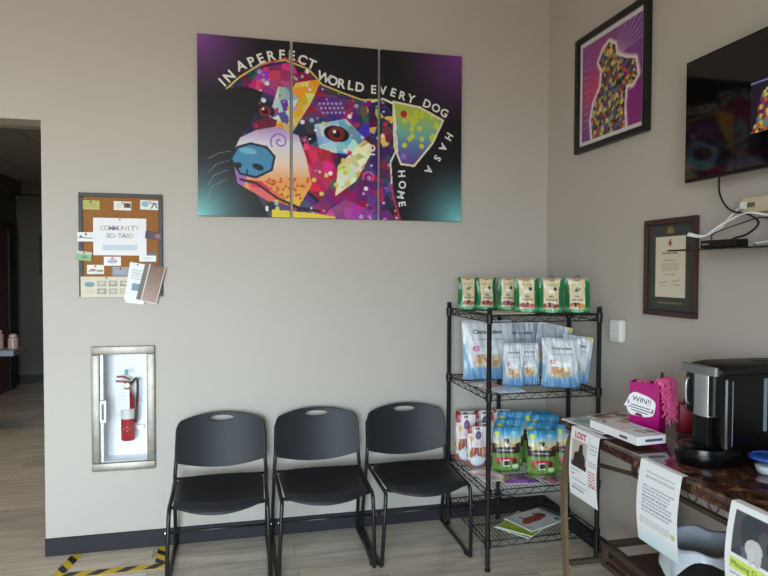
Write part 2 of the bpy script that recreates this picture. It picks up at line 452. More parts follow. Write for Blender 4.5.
    # hanging ear
    ear = P((74, 36), (84, 39), (93, 46), (89, 58), (82, 70), (77, 69), (74.5, 60))
    em = cv.mpoly(ear)
    cv.vgrad(em, [(AH * .30, (110, 60, 140)), (AH * .42, (96, 110, 170)), (AH * .52, (120, 180, 170)), (AH * .63, (170, 196, 84))])
    for k in range(26):
        x, y = random.uniform(78, 91), random.uniform(41, 60); cv.put(cv.mell(*pq(x, y), .016, .016) & em, (206, 210, 66))
    cv.ell(*pq(78, 65), .018, .018, (160, 110, 200)); cv.ell(*pq(78, 42.5), .022, .022, (196, 34, 40))
    cv.line(P((66, 36), (70, 34.5), (74, 37), (75, 50), (75.5, 62)), .012, (236, 232, 220)); cv.line(ear + ear[:1], .012, (236, 226, 190))
    cv.line(P((75, 62), (73, 68), (73.5, 80)), .010, (230, 224, 226)); cv.line(P((73.5, 80), (74, 86), (77, 100)), .010, (210, 40, 110))
    cv.line(P((11, 29), (16, 23), (24, 16), (33, 14), (42, 19), (47, 27), (54, 31), (62, 35), (70, 35)), .009, (226, 200, 110))
    cv.line(P((24, 17), (33, 13), (41, 16)), .008, (206, 60, 90))
    # dots and curls
    for k in range(150):
        x, y = random.uniform(22, 76), random.uniform(20, 99); r = random.choice((.006, .006, .009, .013))
        m = cv.mell(*pq(x, y), r, r) & hm & ~mm; cv.put(m, random.choice(((236, 236, 240), (120, 190, 214), (226, 206, 80), (196, 150, 220), (214, 40, 70))))
    for k in range(18):
        x, y = 46 + (k % 6) * 1.6 + (k // 6) * .7, 37 + (k // 6) * 2.4; cv.put(cv.mell(*pq(x, y), .008, .008), (190, 150, 214))
    def curl(x, y, r, col, turns=1.6, a0=0.0):
        pts = [(pq(x, y)[0] + r * t * math.cos(a0 + t * turns * 2 * PI), pq(x, y)[1] + r * t * math.sin(a0 + t * turns * 2 * PI)) for t in np.linspace(.12, 1, 26)]
        cv.line(pts, .009, col)
    curl(31, 57, .055, (150, 100, 190)); curl(66, 61, .035, (240, 236, 220), 1.5, 2); curl(65, 76, .04, (190, 110, 190), 1.4, 1); curl(66, 93, .05, (150, 60, 160), 1.5, 3)
    for k in range(4): cv.line(P((12.5 - k * .6, 62 + k * 5), (8 - k, 63 + k * 6), (4, 66 + k * 7)), .003, (150, 156, 160), .8)
    return cv
DOG = dog_canvas()
ART_TEXT = []; WORDS = []
def arc_text(txt, pts, size):
    """letters set along a polyline of sketch points"""
    pts = [pq(*p) for p in pts]; seg = [math.dist(a, b) for a, b in zip(pts, pts[1:])]; Ltot = sum(seg)
    n = len(txt); WORDS.append(txt)
    for i, ch in enumerate(txt):
        d = Ltot * i / max(1, n - 1); k = 0
        while k < len(seg) - 1 and d > seg[k]: d -= seg[k]; k += 1
        t = d / seg[k]; a, b = pts[k], pts[k + 1]
        if ch != ' ': ART_TEXT.append((len(WORDS), ch, a[0] + (b[0] - a[0]) * t, a[1] + (b[1] - a[1]) * t, math.atan2(b[1] - a[1], b[0] - a[0]), size))
arc_text('IN', ((10.6, 25.5), (13.2, 22.3)), .076)
arc_text('A', ((17.1, 17.1), (18.0, 16.6)), .076)
arc_text('PERFECT', ((21, 15.2), (26, 12.6), (31, 11.4), (36, 12), (42.5, 16.2)), .076)
arc_text('WORLD', ((47.2, 23.2), (53, 26.4), (61, 28.6)), .076)
arc_text('EVERY', ((66.4, 29.8), (72, 30.5), (80.4, 34.6)), .07)
arc_text('DOG', ((86.3, 37.2), (89.4, 39.2), (92.8, 41.9)), .07)
arc_text('HAS', ((94.2, 52), (91.8, 58.2), (89.8, 63.4)), .062)
arc_text('A', ((86.6, 69.6), (86, 71)), .062)
arc_text('HOME', ((76, 72.6), (76.3, 78), (75.6, 84), (76.2, 88.8)), .062)
gap = .009
xs = [0, AW * .3333, AW * .6667, AW]
names = ['left canvas panel of the dog picture with the snout and purple corner', 'middle canvas panel of the dog picture with the brown eye', 'right canvas panel of the dog picture with the green ear and the word HOME']
for k in range(3):
    xa, xb = xs[k] + (gap if k else 0), xs[k + 1] - (gap if k < 2 else 0)
    t = thing('canvas_panel', names[k], 'picture', (AX0 + (xa + xb) / 2, 0, AZ0), 0, 'dog picture panels on the back wall')
    hw = (xb - xa) / 2
    MB().box((-hw, -.0295, 0), (hw, -.001, AH), .002).build('stretcher_canvas', mat('canvas_side', (30, 28, 32), .6), t)
    i0, i1 = int(round(xa / AW * 479)), int(round(xb / AW * 479))
    sub = Canvas(2 * hw, AH, i1 - i0 + 1, 312); sub.C = DOG.C[:, i0:i1 + 1].copy()
    sheet('printed_picture', sub, lambda a, b: (a - hw, -.0302, b), M_canvas, t)
    for wi in range(1, len(WORDS) + 1):
        L_ = [q for q in ART_TEXT if q[0] == wi and xa - .03 <= q[2] <= xb + .03]
        if not L_: continue
        tx = MB()
        for _, ch, x, y, ang, size in L_: tx.text(ch, lambda a, b: (a - (xa + xb) / 2, -.0308, b), size, x, y - size * .3, 'CENTER', ang, bold=.03)
        for sg in (1, -1):
            bmesh.ops.bisect_plane(tx.bm, geom=tx.bm.verts[:] + tx.bm.edges[:] + tx.bm.faces[:], plane_co=(sg * hw, 0, 0), plane_no=(sg, 0, 0), clear_outer=True)
        if tx.bm.faces: tx.build('lettering', mat('white_lettering', (232, 230, 226), .5), t)
        else: tx.bm.free()

# ------------------------------------------------------------------ framed poster on the right wall
def frame_sides(W, H, w, d0, d1, bev=.003):
    """picture frame in right-wall local coords: y from 0 to -W, z 0..H, x from d0 (wall) to d1"""
    m = MB()
    m.box((d1, -W, 0), (d0, 0, w), bev).box((d1, -W, H - w), (d0, 0, H), bev).box((d1, -w, w), (d0, 0, H - w), bev).box((d1, -W, w), (d0, -W + w, H - w), bev)
    return m
PW, PH = .666, .664 + 0.0
t = thing('framed_poster', 'black framed poster of a colourful figure on magenta, high on the right wall', 'picture', (0, -.372, 2.272))
frame_sides(PW, PH, .032, -.001, -.032).build('frame', mat('black_frame', (9, 9, 9), .35), t)
MB().box((-.012, -PW + .03, .03), (-.004, -.03, PH - .03)).build('mat_board', mat('white_mat', (232, 226, 228), .7), t)
W2, H2 = PW - .118, PH - .118
cv = Canvas(W2, H2, 120, 130, (150, 50, 130))
cv.glow(W2 * .25, H2 * .55, W2 * .55, (214, 50, 100), .8).glow(W2, H2, W2 * .6, (110, 60, 150), .8).glow(0, 0, W2 * .5, (120, 50, 140), .9).glow(W2 * .1, H2 * .9, W2 * .4, (140, 60, 150), 1)
for k in range(9):
    a = .2 + k * .17; cv.line([(W2 * .62, H2 * .72), (W2 * .62 + .5 * math.cos(a), H2 * .72 + .4 * math.sin(a))], .006, (206, 160, 200), .7)
fig = [(W2 * x, H2 * y) for x, y in ((.2, 0), (.17, .2), (.22, .36), (.34, .5), (.36, .66), (.30, .76), (.38, .86), (.48, .9), (.58, .84), (.6, .74), (.74, .66), (.9, .6), (.94, .45), (.86, .38), (.76, .4), (.74, .2), (.76, 0))]
cv.line(fig, .05, (226, 190, 214), .6); cv.line(fig, .03, (246, 226, 236))
cv.mosaic(cv.mpoly(fig), .022, [(60, 70, 60), (190, 160, 60), (50, 110, 140), (150, 40, 80), (40, 36, 40), (214, 190, 90), (100, 60, 110), (196, 70, 60), (60, 40, 50)], 21, 18)
for k in range(60):
    m = cv.mell(random.uniform(.2, .9) * W2, random.uniform(.02, .85) * H2, .006, .006) & cv.mpoly(fig); cv.put(m, random.choice(((240, 230, 200), (30, 26, 30), (230, 200, 80))))
for k in range(10): cv.lines(W2 * .04, H2 * (.12 + .075 * k), W2 * .17, H2 * (.16 + .075 * k), 1, (190, 120, 180), k, .6)
sheet('printed_picture', cv, lambda a, b: (-.0135, -.059 - a, .059 + b), M_gloss_paper, t)
MB().box((-.018, -PW + .034, .034), (-.0165, -.034, PH - .034)).build('glazing', M_glass, t)

# ------------------------------------------------------------------ framed diploma
DW, DH = .356, .459
t = thing('framed_certificate', 'dark wood framed certificate with green mat, right wall below the poster', 'certificate', (0, -1.022, 1.370))
frame_sides(DW, DH, .025, -.001, -.022).build('frame', mat('mahogany_frame', (62, 34, 26), .35, noise=.2, scale=25), t)
MB().box((-.009, -DW + .026, .026), (-.003, -.026, DH - .026)).build('mat_board', mat('green_mat', (54, 58, 56), .8), t)
cv = Canvas(.205, .285, 70, 96, (226, 214, 190))
cv.lines(.05, .20, .155, .215, 1, (90, 70, 60), 2, .7); cv.lines(.06, .168, .145, .176, 1, (120, 110, 100), 2, .5); cv.lines(.04, .125, .165, .16, 4, (110, 100, 92), 3, .6, center=True)
cv.lines(.06, .102, .145, .11, 1, (120, 110, 100), 4, .5); cv.line([(.03, .066), (.08, .072)], .003, (90, 86, 84)); cv.line([(.115, .074), (.17, .082)], .003, (90, 86, 84)); cv.lines(.03, .05, .085, .058, 1, (130, 120, 110), 5, .5); cv.lines(.12, .055, .17, .062, 1, (130, 120, 110), 6, .5)
cv.poly([(.092, .262), (.112, .262), (.112, .248), (.102, .236), (.092, .248)], (160, 50, 44)); cv.ell(.102, .268, .006, .005, (150, 110, 60))
sheet('certificate_sheet', cv, lambda a, b: (-.0098, -.076 - a, .090 + b), M_print, t)
g = MB(); f = lambda a, b: (-.0100, -.178 - a, b)
g.flat([(-.022, .388), (.022, .388), (.026, .40), (.018, .412), (.016, .424), (.006, .416), (0, .428), (-.006, .416), (-.016, .424), (-.018, .412), (-.026, .40)], f)
g.text('CERTIFICATE OF HONOUR', f, .0, 0, .05) if False else None
g.build('gold_crest', mat('gold_foil', (150, 122, 66), .35, metal=.6), t); g = MB()
for k in range(22): g.flat([(-.085 + k * .0078, .058), (-.0795 + k * .0078, .058), (-.0795 + k * .0078, .069), (-.085 + k * .0078, .069)], f)
g.build('gold_caption', mat('gold_foil', (150, 122, 66), .35, metal=.6), t)
MB().box((-.0135, -DW + .028, .028), (-.012, -.028, DH - .028)).build('glazing', M_glass, t)

# ------------------------------------------------------------------ television
TY0, TY1, TZ0, TZ1 = -1.423, -2.33, 1.957, 2.465
t = thing('television', 'black flat screen television on the right wall above the glass shelf', 'television', (0, (TY0 + TY1) / 2, TZ0))
hw, H = (TY0 - TY1) / 2, TZ1 - TZ0
MB().box((-.12, -hw, 0), (-.095, hw, H), .003).build('bezel', M_blk, t)
MB().box((-.097, -hw * .85, .03), (-.055, hw * .85, H * .82), .012).build('rear_housing', M_blk_matte, t)
MB().box((-.056, -.2, .15), (-.001, .2, .35), .004).build('wall_bracket', M_black_steel, t)
s_ = MB().box((-.1212, -hw + .008, .014), (-.1195, hw - .008, H - .008))
s_.build('screen', mat('screen_glass', (6, 6, 8), .06, spec=.5), t)
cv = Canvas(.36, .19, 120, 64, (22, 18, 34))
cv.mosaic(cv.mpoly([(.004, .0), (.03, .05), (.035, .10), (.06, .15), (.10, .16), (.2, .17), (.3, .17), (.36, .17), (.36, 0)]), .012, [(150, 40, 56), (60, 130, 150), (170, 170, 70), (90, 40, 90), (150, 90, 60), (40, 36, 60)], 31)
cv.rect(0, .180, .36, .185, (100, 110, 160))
o = sheet('screen_reflection', cv, lambda a, b: (-.1216, hw - .345 - a, .135 + b), mat_print('painted_screen_reflection', .2, .5, 0, .35), t)  # bright reflection in the screen, painted as a faintly glowing colour mosaic
MB().text('TV', lambda a, b: (-.1215, -a, b), .0, 0, 0).bm.free()

# ------------------------------------------------------------------ glass shelf, box, cables, outlet
ZS = 1.672
t = thing('wall_shelf', 'thin black glass shelf under the television', 'shelf', (0, -1.43, ZS))
MB().box((-.205, -.75, -.007), (-.001, 0, 0), .002).build('shelf_board', mat('black_glass', (8, 8, 9), .08), t)
b = MB().box((-.05, -.43, -.0), (-.001, -.395, .135), .003); b.build('bracket', M_black_steel, t)
t = thing('media_player', 'slim black media box lying on the thin glass shelf', 'media player', (-.172, -1.705, ZS))
MB().box((-.03, -.088, .001), (.03, .088, .030), .003).build('case', M_blk_matte, t)
MB().box((-.0312, .04, .012), (-.0305, .078, .018)).build('front_badge', mat('grey_badge', (120, 122, 126), .4), t)
def spline(pts, n=10):
    pts = [Vector(p) for p in pts]; out = []
    P = [pts[0] * 2 - pts[1]] + pts + [pts[-1] * 2 - pts[-2]]
    for i in range(1, len(P) - 2):
        a, b, c, d = P[i - 1], P[i], P[i + 1], P[i + 2]
        for k in range(n):
            t = k / n
            out.append(.5 * ((2 * b) + (c - a) * t + (2 * a - 5 * b + 4 * c - d) * t * t + (3 * b - a - 3 * c + d) * t ** 3))
    out.append(pts[-1]); return out
tag(MB().tube(spline([(-.045, -1.535, 1.99), (-.05, -1.545, 1.90), (-.05, -1.60, 1.83), (-.05, -1.70, 1.80), (-.06, -1.752, 1.765), (-.10, -1.745, 1.725), (-.155, -1.73, 1.7055)]), .004).build('power_cable', M_black_cable, None, True), 'black cable curving down from the television to the media box', 'cable')
tag(MB().tube(spline([(-.16, -1.63, 1.7045), (-.12, -1.60, 1.735), (-.04, -1.66, 1.775), (-.016, -1.73, 1.79), (-.016, -1.80, 1.76), (-.03, -1.84, 1.70), (-.04, -1.86, 1.68)]), .0024).build('thin_cable', M_black_cable, None, True), 'thin dark cable looping behind the media box', 'cable')
tag(MB().tube(spline([(-.205, -1.555, 1.735), (-.15, -1.57, 1.725), (-.09, -1.585, 1.75), (-.05, -1.60, 1.80), (-.03, -1.625, 1.835), (-.045, -1.648, 1.842)]), .0042).build('white_cable', M_white_cable, None, True), 'white cable plugged into the beige outlet box', 'cable', 'white cables above the glass shelf')
tag(MB().tube(spline([(-.215, -1.56, 1.727), (-.16, -1.585, 1.722), (-.11, -1.62, 1.765), (-.085, -1.68, 1.797), (-.085, -1.74, 1.805), (-.06, -1.80, 1.79), (-.07, -1.9, 1.77)]), .0042).build('white_cable', M_white_cable, None, True), 'white cable running under the outlet box to the right edge', 'cable', 'white cables above the glass shelf')
tag(MB().tube(spline([(-.10, -1.78, 1.681), (-.12, -1.80, 1.685), (-.11, -1.84, 1.690), (-.09, -1.93, 1.70)]), .004).build('white_cable', M_white_cable, None, True), 'white cable lying along the glass shelf behind the media box', 'cable', 'white cables above the glass shelf')
t = thing('outlet_box', 'beige plug-in outlet box on the right wall under the television', 'outlet', (0, -1.72, 1.84))
MB().box((-.035, -.08, -.03), (-.001, .08, .032), .004).build('housing', mat('beige_plastic', (206, 190, 162), .45), t)
MB().box((-.045, .052, -.014), (-.034, .078, .016), .003).build('plug', M_white_cable, t)
MB().box((-.0365, .012, -.008), (-.0345, .048, .010)).build('socket', mat('grey_socket', (96, 92, 86), .5), t)
t = thing('wall_dispenser', 'white plastic box on the right wall beside the wire shelf', 'wall box', (0, -.815, 1.205))
MB().box((-.04, -.05, 0), (-.001, .05, .122), .012, 3).build('cover', mat('white_plastic', (226, 226, 222), .4), t)
MB().box((-.0408, -.03, .016), (-.0395, .03, .02)).build('slot', mat('grey_plastic', (180, 180, 178), .5), t)
MB().box((-.0408, -.036, .06), (-.0395, .036, .062)).build('seam', mat('grey_plastic', (180, 180, 178), .5), t)

# ------------------------------------------------------------------ cork board and its cards
t = thing('cork_board', 'cork notice board in a dark frame left of the dog picture', 'notice board', (-2.606, 0, 1.431))
bw, bh, fw = .436, .573, .022
m = MB()
m.box((-bw / 2, -.018, 0), (bw / 2, -.001, fw), .002).box((-bw / 2, -.018, bh - fw), (bw / 2, -.001, bh), .002).box((-bw / 2, -.018, fw), (-bw / 2 + fw, -.001, bh - fw), .002).box((bw / 2 - fw, -.018, fw), (bw / 2, -.001, bh - fw), .002)
m.build('frame', mat('charcoal_frame', (48, 45, 46), .5), t)
MB().box((-bw / 2 + .01, -.012, .01), (bw / 2 - .01, -.004, bh - .01)).build('cork', mat('cork', (158, 104, 54), .85, noise=.2, scale=220), t)
def card(name, label, cx, cz, w, h, rot, paint, pin=True, y=-.0135, group='cards pinned to the cork board', n=56):
    t = thing(name, label, 'card' if name == 'business_card' else 'notice', (cx, y, cz), (0, rot, 0), group)
    cv = Canvas(w, h, n, max(12, int(n * h / w)), (240, 240, 240)); paint(cv)
    MB().box((-w / 2, -.0006, -h / 2), (w / 2, .0004, h / 2)).build('paper', M_paper, t)
    sheet('print', cv, lambda a, b: (a - w / 2, -.0010 - .0, b - h / 2), M_print, t)
    if pin:
        MB().lathe([(.004, 0), (.0045, -.002), (.003, -.006), (.0042, -.009), (0, -.0105)], 10, (0, -.0008, h / 2 - .008), 'y').build('push_pin', mat('red_pin', (190, 40, 40), .4), t)
    return t
def p_main(c):
    c.C[:] = (240, 239, 242); c.rect(.05, .03, .226, .062, (206, 216, 226)); c.lines(.055, .034, .22, .058, 3, (190, 202, 214), 1, .6)
tm = card('notice_sheet', 'white sheet lettered COMMUNITY, largest paper on the cork board', -2.612, 1.764, .276, .207, 0, p_main, True, -.0150)
tx = MB(); pal = [(196, 200, 170), (170, 176, 160), (206, 170, 160), (160, 176, 196), (190, 160, 190), (206, 190, 140), (150, 170, 160), (140, 146, 150), (180, 196, 180)]
for row, (word, z, dx) in enumerate((('COMMUNITY', .048, .0225), ('BO-TARD', .006, .0205))):
    for i, ch in enumerate(word):
        MB().text(ch, lambda a, b: (a, -.0019, b), .036, (i - (len(word) - 1) / 2) * dx, z - .012, bold=.02).build('letter', mat('pastel_letter_%d' % ((i + row * 3) % 9), pal[(i + row * 3) % 9], .6), tm)
tx.bm.free()
def simple(bg, *ops):
    def f(c):
        c.C[:] = bg
        for o in ops: getattr(c, o[0])(*o[1:])
    return f
Cd = 'business_card'
card(Cd, 'olive green card at the top left of the cork board', -2.762, 1.937, .091, .05, .02, simple((190, 188, 104), ('lines', .01, .01, .08, .04, 3, (150, 150, 80), 1, .5)))
card(Cd, 'white card with a small brown photo at the top of the cork board', -2.598, 1.936, .09, .049, .02, simple((240, 236, 232), ('rect', .052, .014, .088, .042, (110, 84, 64)), ('ell', .07, .028, .010, .009, (60, 50, 44)), ('lines', .008, .012, .045, .038, 3, (200, 196, 190), 2, .7)))
card(Cd, 'white and pale blue card at the top right of the cork board', -2.456, 1.944, .099, .052, .03, simple((234, 238, 240), ('ell', .026, .03, .02, .016, (150, 190, 206)), ('line', [(.06, .01), (.075, .04), (.09, .012)], .006, (60, 66, 84)), ('line', [(.055, .036), (.092, .034)], .005, (80, 86, 100))))
card(Cd, 'white card hanging over the left edge of the cork board', -2.786, 1.761, .087, .051, -.01, simple((240, 242, 244), ('line', [(.008, .022), (.075, .018)], .005, (110, 130, 140)), ('ell', .018, .028, .007, .006, (90, 120, 140)), ('ell', .045, .036, .006, .005, (200, 170, 80))), True, -.0200)
card(Cd, 'purple card tilted over the right edge of the cork board', -2.436, 1.774, .086, .044, .12, simple((92, 74, 88), ('ell', .066, .02, .014, .014, (160, 110, 130)), ('rect', .0, .0, .02, .044, (70, 70, 84))), True, -.0205)
card(Cd, 'pale green card tilted over the left edge of the cork board', -2.798, 1.656, .08, .05, .12, simple((150, 184, 140), ('rect', .0, .034, .08, .05, (196, 210, 190)), ('ell', .045, .02, .016, .01, (110, 160, 110))), True, -.0202)
card(Cd, 'white card with a grey picture just below the lettered sheet', -2.653, 1.628, .088, .05, 0, simple((242, 242, 244), ('ell', .045, .026, .026, .014, (196, 200, 210)), ('line', [(.02, .02), (.07, .028)], .004, (150, 150, 166))))
card(Cd, 'white card with a dark blue band below the lettered sheet at right', -2.468, 1.653, .089, .052, 0, simple((240, 242, 244), ('rect', 0, .034, .089, .052, (110, 116, 132)), ('lines', .02, .012, .07, .026, 2, (170, 176, 186), 2, .7)))
card(Cd, 'white card with pink and grey print above the beige flyer', -2.740, 1.582, .087, .051, 0, simple((240, 238, 230), ('ell', .03, .022, .018, .008, (214, 130, 120)), ('rect', .05, .01, .083, .024, (170, 166, 150)), ('line', [(.008, .016), (.08, .024)], .004, (150, 140, 140))))
card(Cd, 'grey blue card above the beige flyer', -2.611, 1.572, .084, .05, 0, simple((150, 158, 172), ('lines', .008, .014, .076, .034, 3, (190, 196, 204), 4, .7), ('rect', 0, .036, .084, .05, (170, 166, 160))))
def p_fly(c):
    c.C[:] = (222, 212, 192); c.ell(.045, .07, .026, .014, (120, 158, 166)); c.lines(.02, .02, .075, .045, 2, (196, 186, 166), 1, .7)
    for i in range(3):
        for j in range(2):
            c.rect(.085 + i * .058, .016 + j * .045, .13 + i * .058, .046 + j * .045, random.choice(((176, 170, 156), (160, 150, 130), (196, 186, 160), (150, 150, 146)))); c.ell(.107 + i * .058, .032 + j * .045, .015, .009, (206, 198, 180))
card('flyer', 'long beige flyer along the bottom of the cork board', -2.684, 1.486, .262, .113, 0, p_fly, True, -.0192, n=90)
card('leaflet', 'white leaflet tucked behind the brown brochure on the cork board', -2.535, 1.512, .085, .215, .16, simple((238, 240, 242), ('rect', .03, .06, .075, .10, (130, 150, 170)), ('lines', .02, .12, .075, .18, 4, (170, 180, 190), 1, .6)), True, -.0220)
card(Cd, 'white card at the bottom of the leaflets below the cork board', -2.535, 1.410, .098, .036, .12, simple((244, 244, 246)), False, -.0205)
def p_br(c):
    c.C[:] = (150, 120, 108)
    c.vgrad(c.mrect(0, 0, 1, 1), [(0, (186, 156, 150)), (.12, (150, 122, 112)), (.22, (128, 96, 78))])
    c.lines(.028, .03, .10, .17, 9, (196, 170, 160), 3, .25, .75)
    c.rect(0, 0, .024, .24, (120, 112, 104)); c.rect(.024, 0, .029, .24, (226, 216, 208)); c.rect(.107, 0, .112, .24, (220, 206, 196)); c.rect(0, 0, .112, .005, (230, 224, 216))
card('brochure', 'brown folded brochure tilted at the lower right of the cork board', -2.450, 1.504, .112, .215, .245, p_br, True, -.0290)

# ------------------------------------------------------------------ extinguisher cabinet
t = thing('extinguisher_cabinet', 'recessed white cabinet in a brushed steel frame low on the back wall', 'cabinet', (-2.601, 0, .454))
f0, f1, fH, fi, fb = -.167, .167, .70, .044, .046
m = MB()
for lo, hi in (((f0, -.022, 0), (f1, -.0005, fb)), ((f0, -.022, fH - fb), (f1, -.0005, fH)), ((f0, -.022, fb), (f0 + fi, -.0005, fH - fb)), ((f1 - fi, -.022, fb), (f1, -.0005, fH - fb))): m.box(lo, hi, .006, 2)
m.build('steel_frame', M_trim_steel, t, 'auto')
x0, x1, z0, z1 = -.1268, .1268, .0485, .6575
m = MB().box((x0, .118, z0), (x1, .122, z1)).box((x0, 0, z0), (x0 + .003, .12, z1)).box((x1 - .003, 0, z0), (x1, .12, z1)).box((x0, 0, z0), (x1, .12, z0 + .003)).box((x0, 0, z1 - .003), (x1, .12, z1))
m.build('inner_box', M_white_paint, t)
dd = MB().box((-.122, -.006, .05), (.122, -.003, .655)); dd.build('door_glass', M_glass, t)
MB().box((-.123, -.012, .05), (-.104, .0, .655), .002).build('door_stile', mat('grey_stile', (176, 178, 180), .35, metal=.4), t)
h = MB().box((-.122, -.030, .275), (-.088, -.012, .40), .004).build('pull_handle', M_white_paint, t)
MB().box((-.112, -.032, .293), (-.100, -.0285, .382)).build('handle_recess', mat('grey_recess', (112, 112, 112), .5), h)
t = thing('fire_extinguisher', 'red fire extinguisher standing in the recessed cabinet', 'fire extinguisher', (-2.590, .058, .507))
# hung by its bracket so its foot is above the cabinet floor
B0 = .100
MB().lathe([(0, B0), (.034, B0), (.0385, B0 + .006), (.0385, B0 + .225), (.034, B0 + .25), (.02, B0 + .272), (.014, B0 + .28), (.014, B0 + .30)], 28).build('cylinder', M_red, t, 'auto')
MB().lathe([(.0392, B0 + .125), (.0394, B0 + .13), (.0394, B0 + .178), (.0392, B0 + .182)], 28).build('instruction_label', mat('label_silver', (206, 206, 206), .4), t, True)
MB().prism([(-.02, B0 + .07), (0, B0 + .057), (.02, B0 + .07), (0, B0 + .083)], lambda a, b: (a, -math.sqrt(.0394 ** 2 - a * a) - .0003, b), lambda a, b: (a, -math.sqrt(.0394 ** 2 - a * a) + .0012, b)).build('diamond_mark', mat('white_mark', (236, 236, 236), .5), t)
MB().lathe([(.016, B0 + .298), (.016, B0 + .325), (.01, B0 + .335)], 16).build('valve', M_chrome, t)
m = MB().tube(spline([(.015, 0, B0 + .33), (-.02, -.004, B0 + .335), (-.062, -.006, B0 + .34)], 4), .006).tube(spline([(.015, 0, B0 + .345), (-.02, -.004, B0 + .362), (-.058, -.006, B0 + .366)], 4), .006)
m.build('lever', mat('dull_red_lever', (140, 70, 72), .4, metal=.4), t, True)
MB().lathe([(0, -.018), (.012, -.018), (.012, -.010), (.01, -.008)], 14, (0, 0, B0 + .315), 'y').build('gauge', mat('brass', (190, 170, 110), .3, metal=.8), t)
MB().tube(spline([(.014, 0, B0 + .32), (.05, -.004, B0 + .35), (.052, -.002, B0 + .25), (.046, -.004, B0 + .15), (.044, -.01, B0 + .10)]), .007).build('hose', mat('black_rubber', (30, 28, 30), .6), t, True)
cv = Canvas(.072, .112, 36, 56, (244, 244, 242)); cv.lines(.006, .01, .066, .10, 12, (170, 170, 174), 4, .6)
sheet('hanging_tag', cv, lambda a, b: (a - .056, -.0445 - .003 * math.sin(b * 25), b + B0 + .185), M_print, t)
MB().box((-.01, -.0398, B0 + .38), (.008, -.03, B0 + .41), .002).build('blue_seal', mat('blue_tag', (90, 140, 180), .4), t)
MB().box((.028, .03, B0 + .05), (.08, .0595, B0 + .075), .003).box((.028, .03, B0 + .2), (.07, .0595, B0 + .215), .003).box((-.03, .036, B0 + .05), (.04, .0595, B0 + .075), .003).build('wall_bracket', M_white_paint, t)

# ------------------------------------------------------------------ floor tape
def tape(label, p0, p1, wd, n, off, z):
    t = thing('hazard_tape', label, 'tape', ((p0[0] + p1[0]) / 2, (p0[1] + p1[1]) / 2, 0), math.atan2(p1[1] - p0[1], p1[0] - p0[0]), 'black and yellow tape under the extinguisher')
    Ln = math.dist(p0, p1)
    MB().box((-Ln / 2, -wd / 2, .0004), (Ln / 2, wd / 2, .0012 + z)).build('yellow_tape', mat('yellow_tape', (226, 190, 30), .4), t)
    m = MB(); s = Ln / n
    for k in range(-1, n + 1):
        a = -Ln / 2 + (k + off) * s
        poly = [(a, -wd / 2), (a + s * .46, -wd / 2), (a + s * .46 + wd, wd / 2), (a + wd, wd / 2)]
        # clip to the strip in x
        out = []
        for i in range(4):
            A, B = poly[i], poly[(i + 1) % 4]
            for lim, sg in (): pass
            out.append(A)
        def clip(ps, lim, sg):
            r = []
            for i in range(len(ps)):
                A, B = ps[i], ps[(i + 1) % len(ps)]
                ia, ib = sg * (lim - A[0]) >= 0, sg * (lim - B[0]) >= 0
                if ia: r.append(A)
                if ia != ib:
                    u = (lim - A[0]) / (B[0] - A[0]); r.append((lim, A[1] + u * (B[1] - A[1])))
            return r
        out = clip(out, Ln / 2, 1)
        if len(out) > 2: out = clip(out, -Ln / 2, -1)
        if len(out) > 2: m.flat(out, lambda x, y: (x, y, .0016 + z))
    m.build('black_stripes', mat('black_tape', (28, 27, 28), .4), t, norm=False)
tape('yellow and black floor tape strip left of the marked box, touching the wall', (-2.845, -.018), (-2.885, -.235), .058, 2, .1, .0)
tape('yellow and black floor tape strip running along the floor in front of the wall', (-2.92, -.262), (-2.36, -.262), .056, 4, .2, .0008)
tape('yellow and black floor tape strip right of the marked box, near the first chair', (-2.392, -.018), (-2.388, -.236), .056, 2, .3, .0)

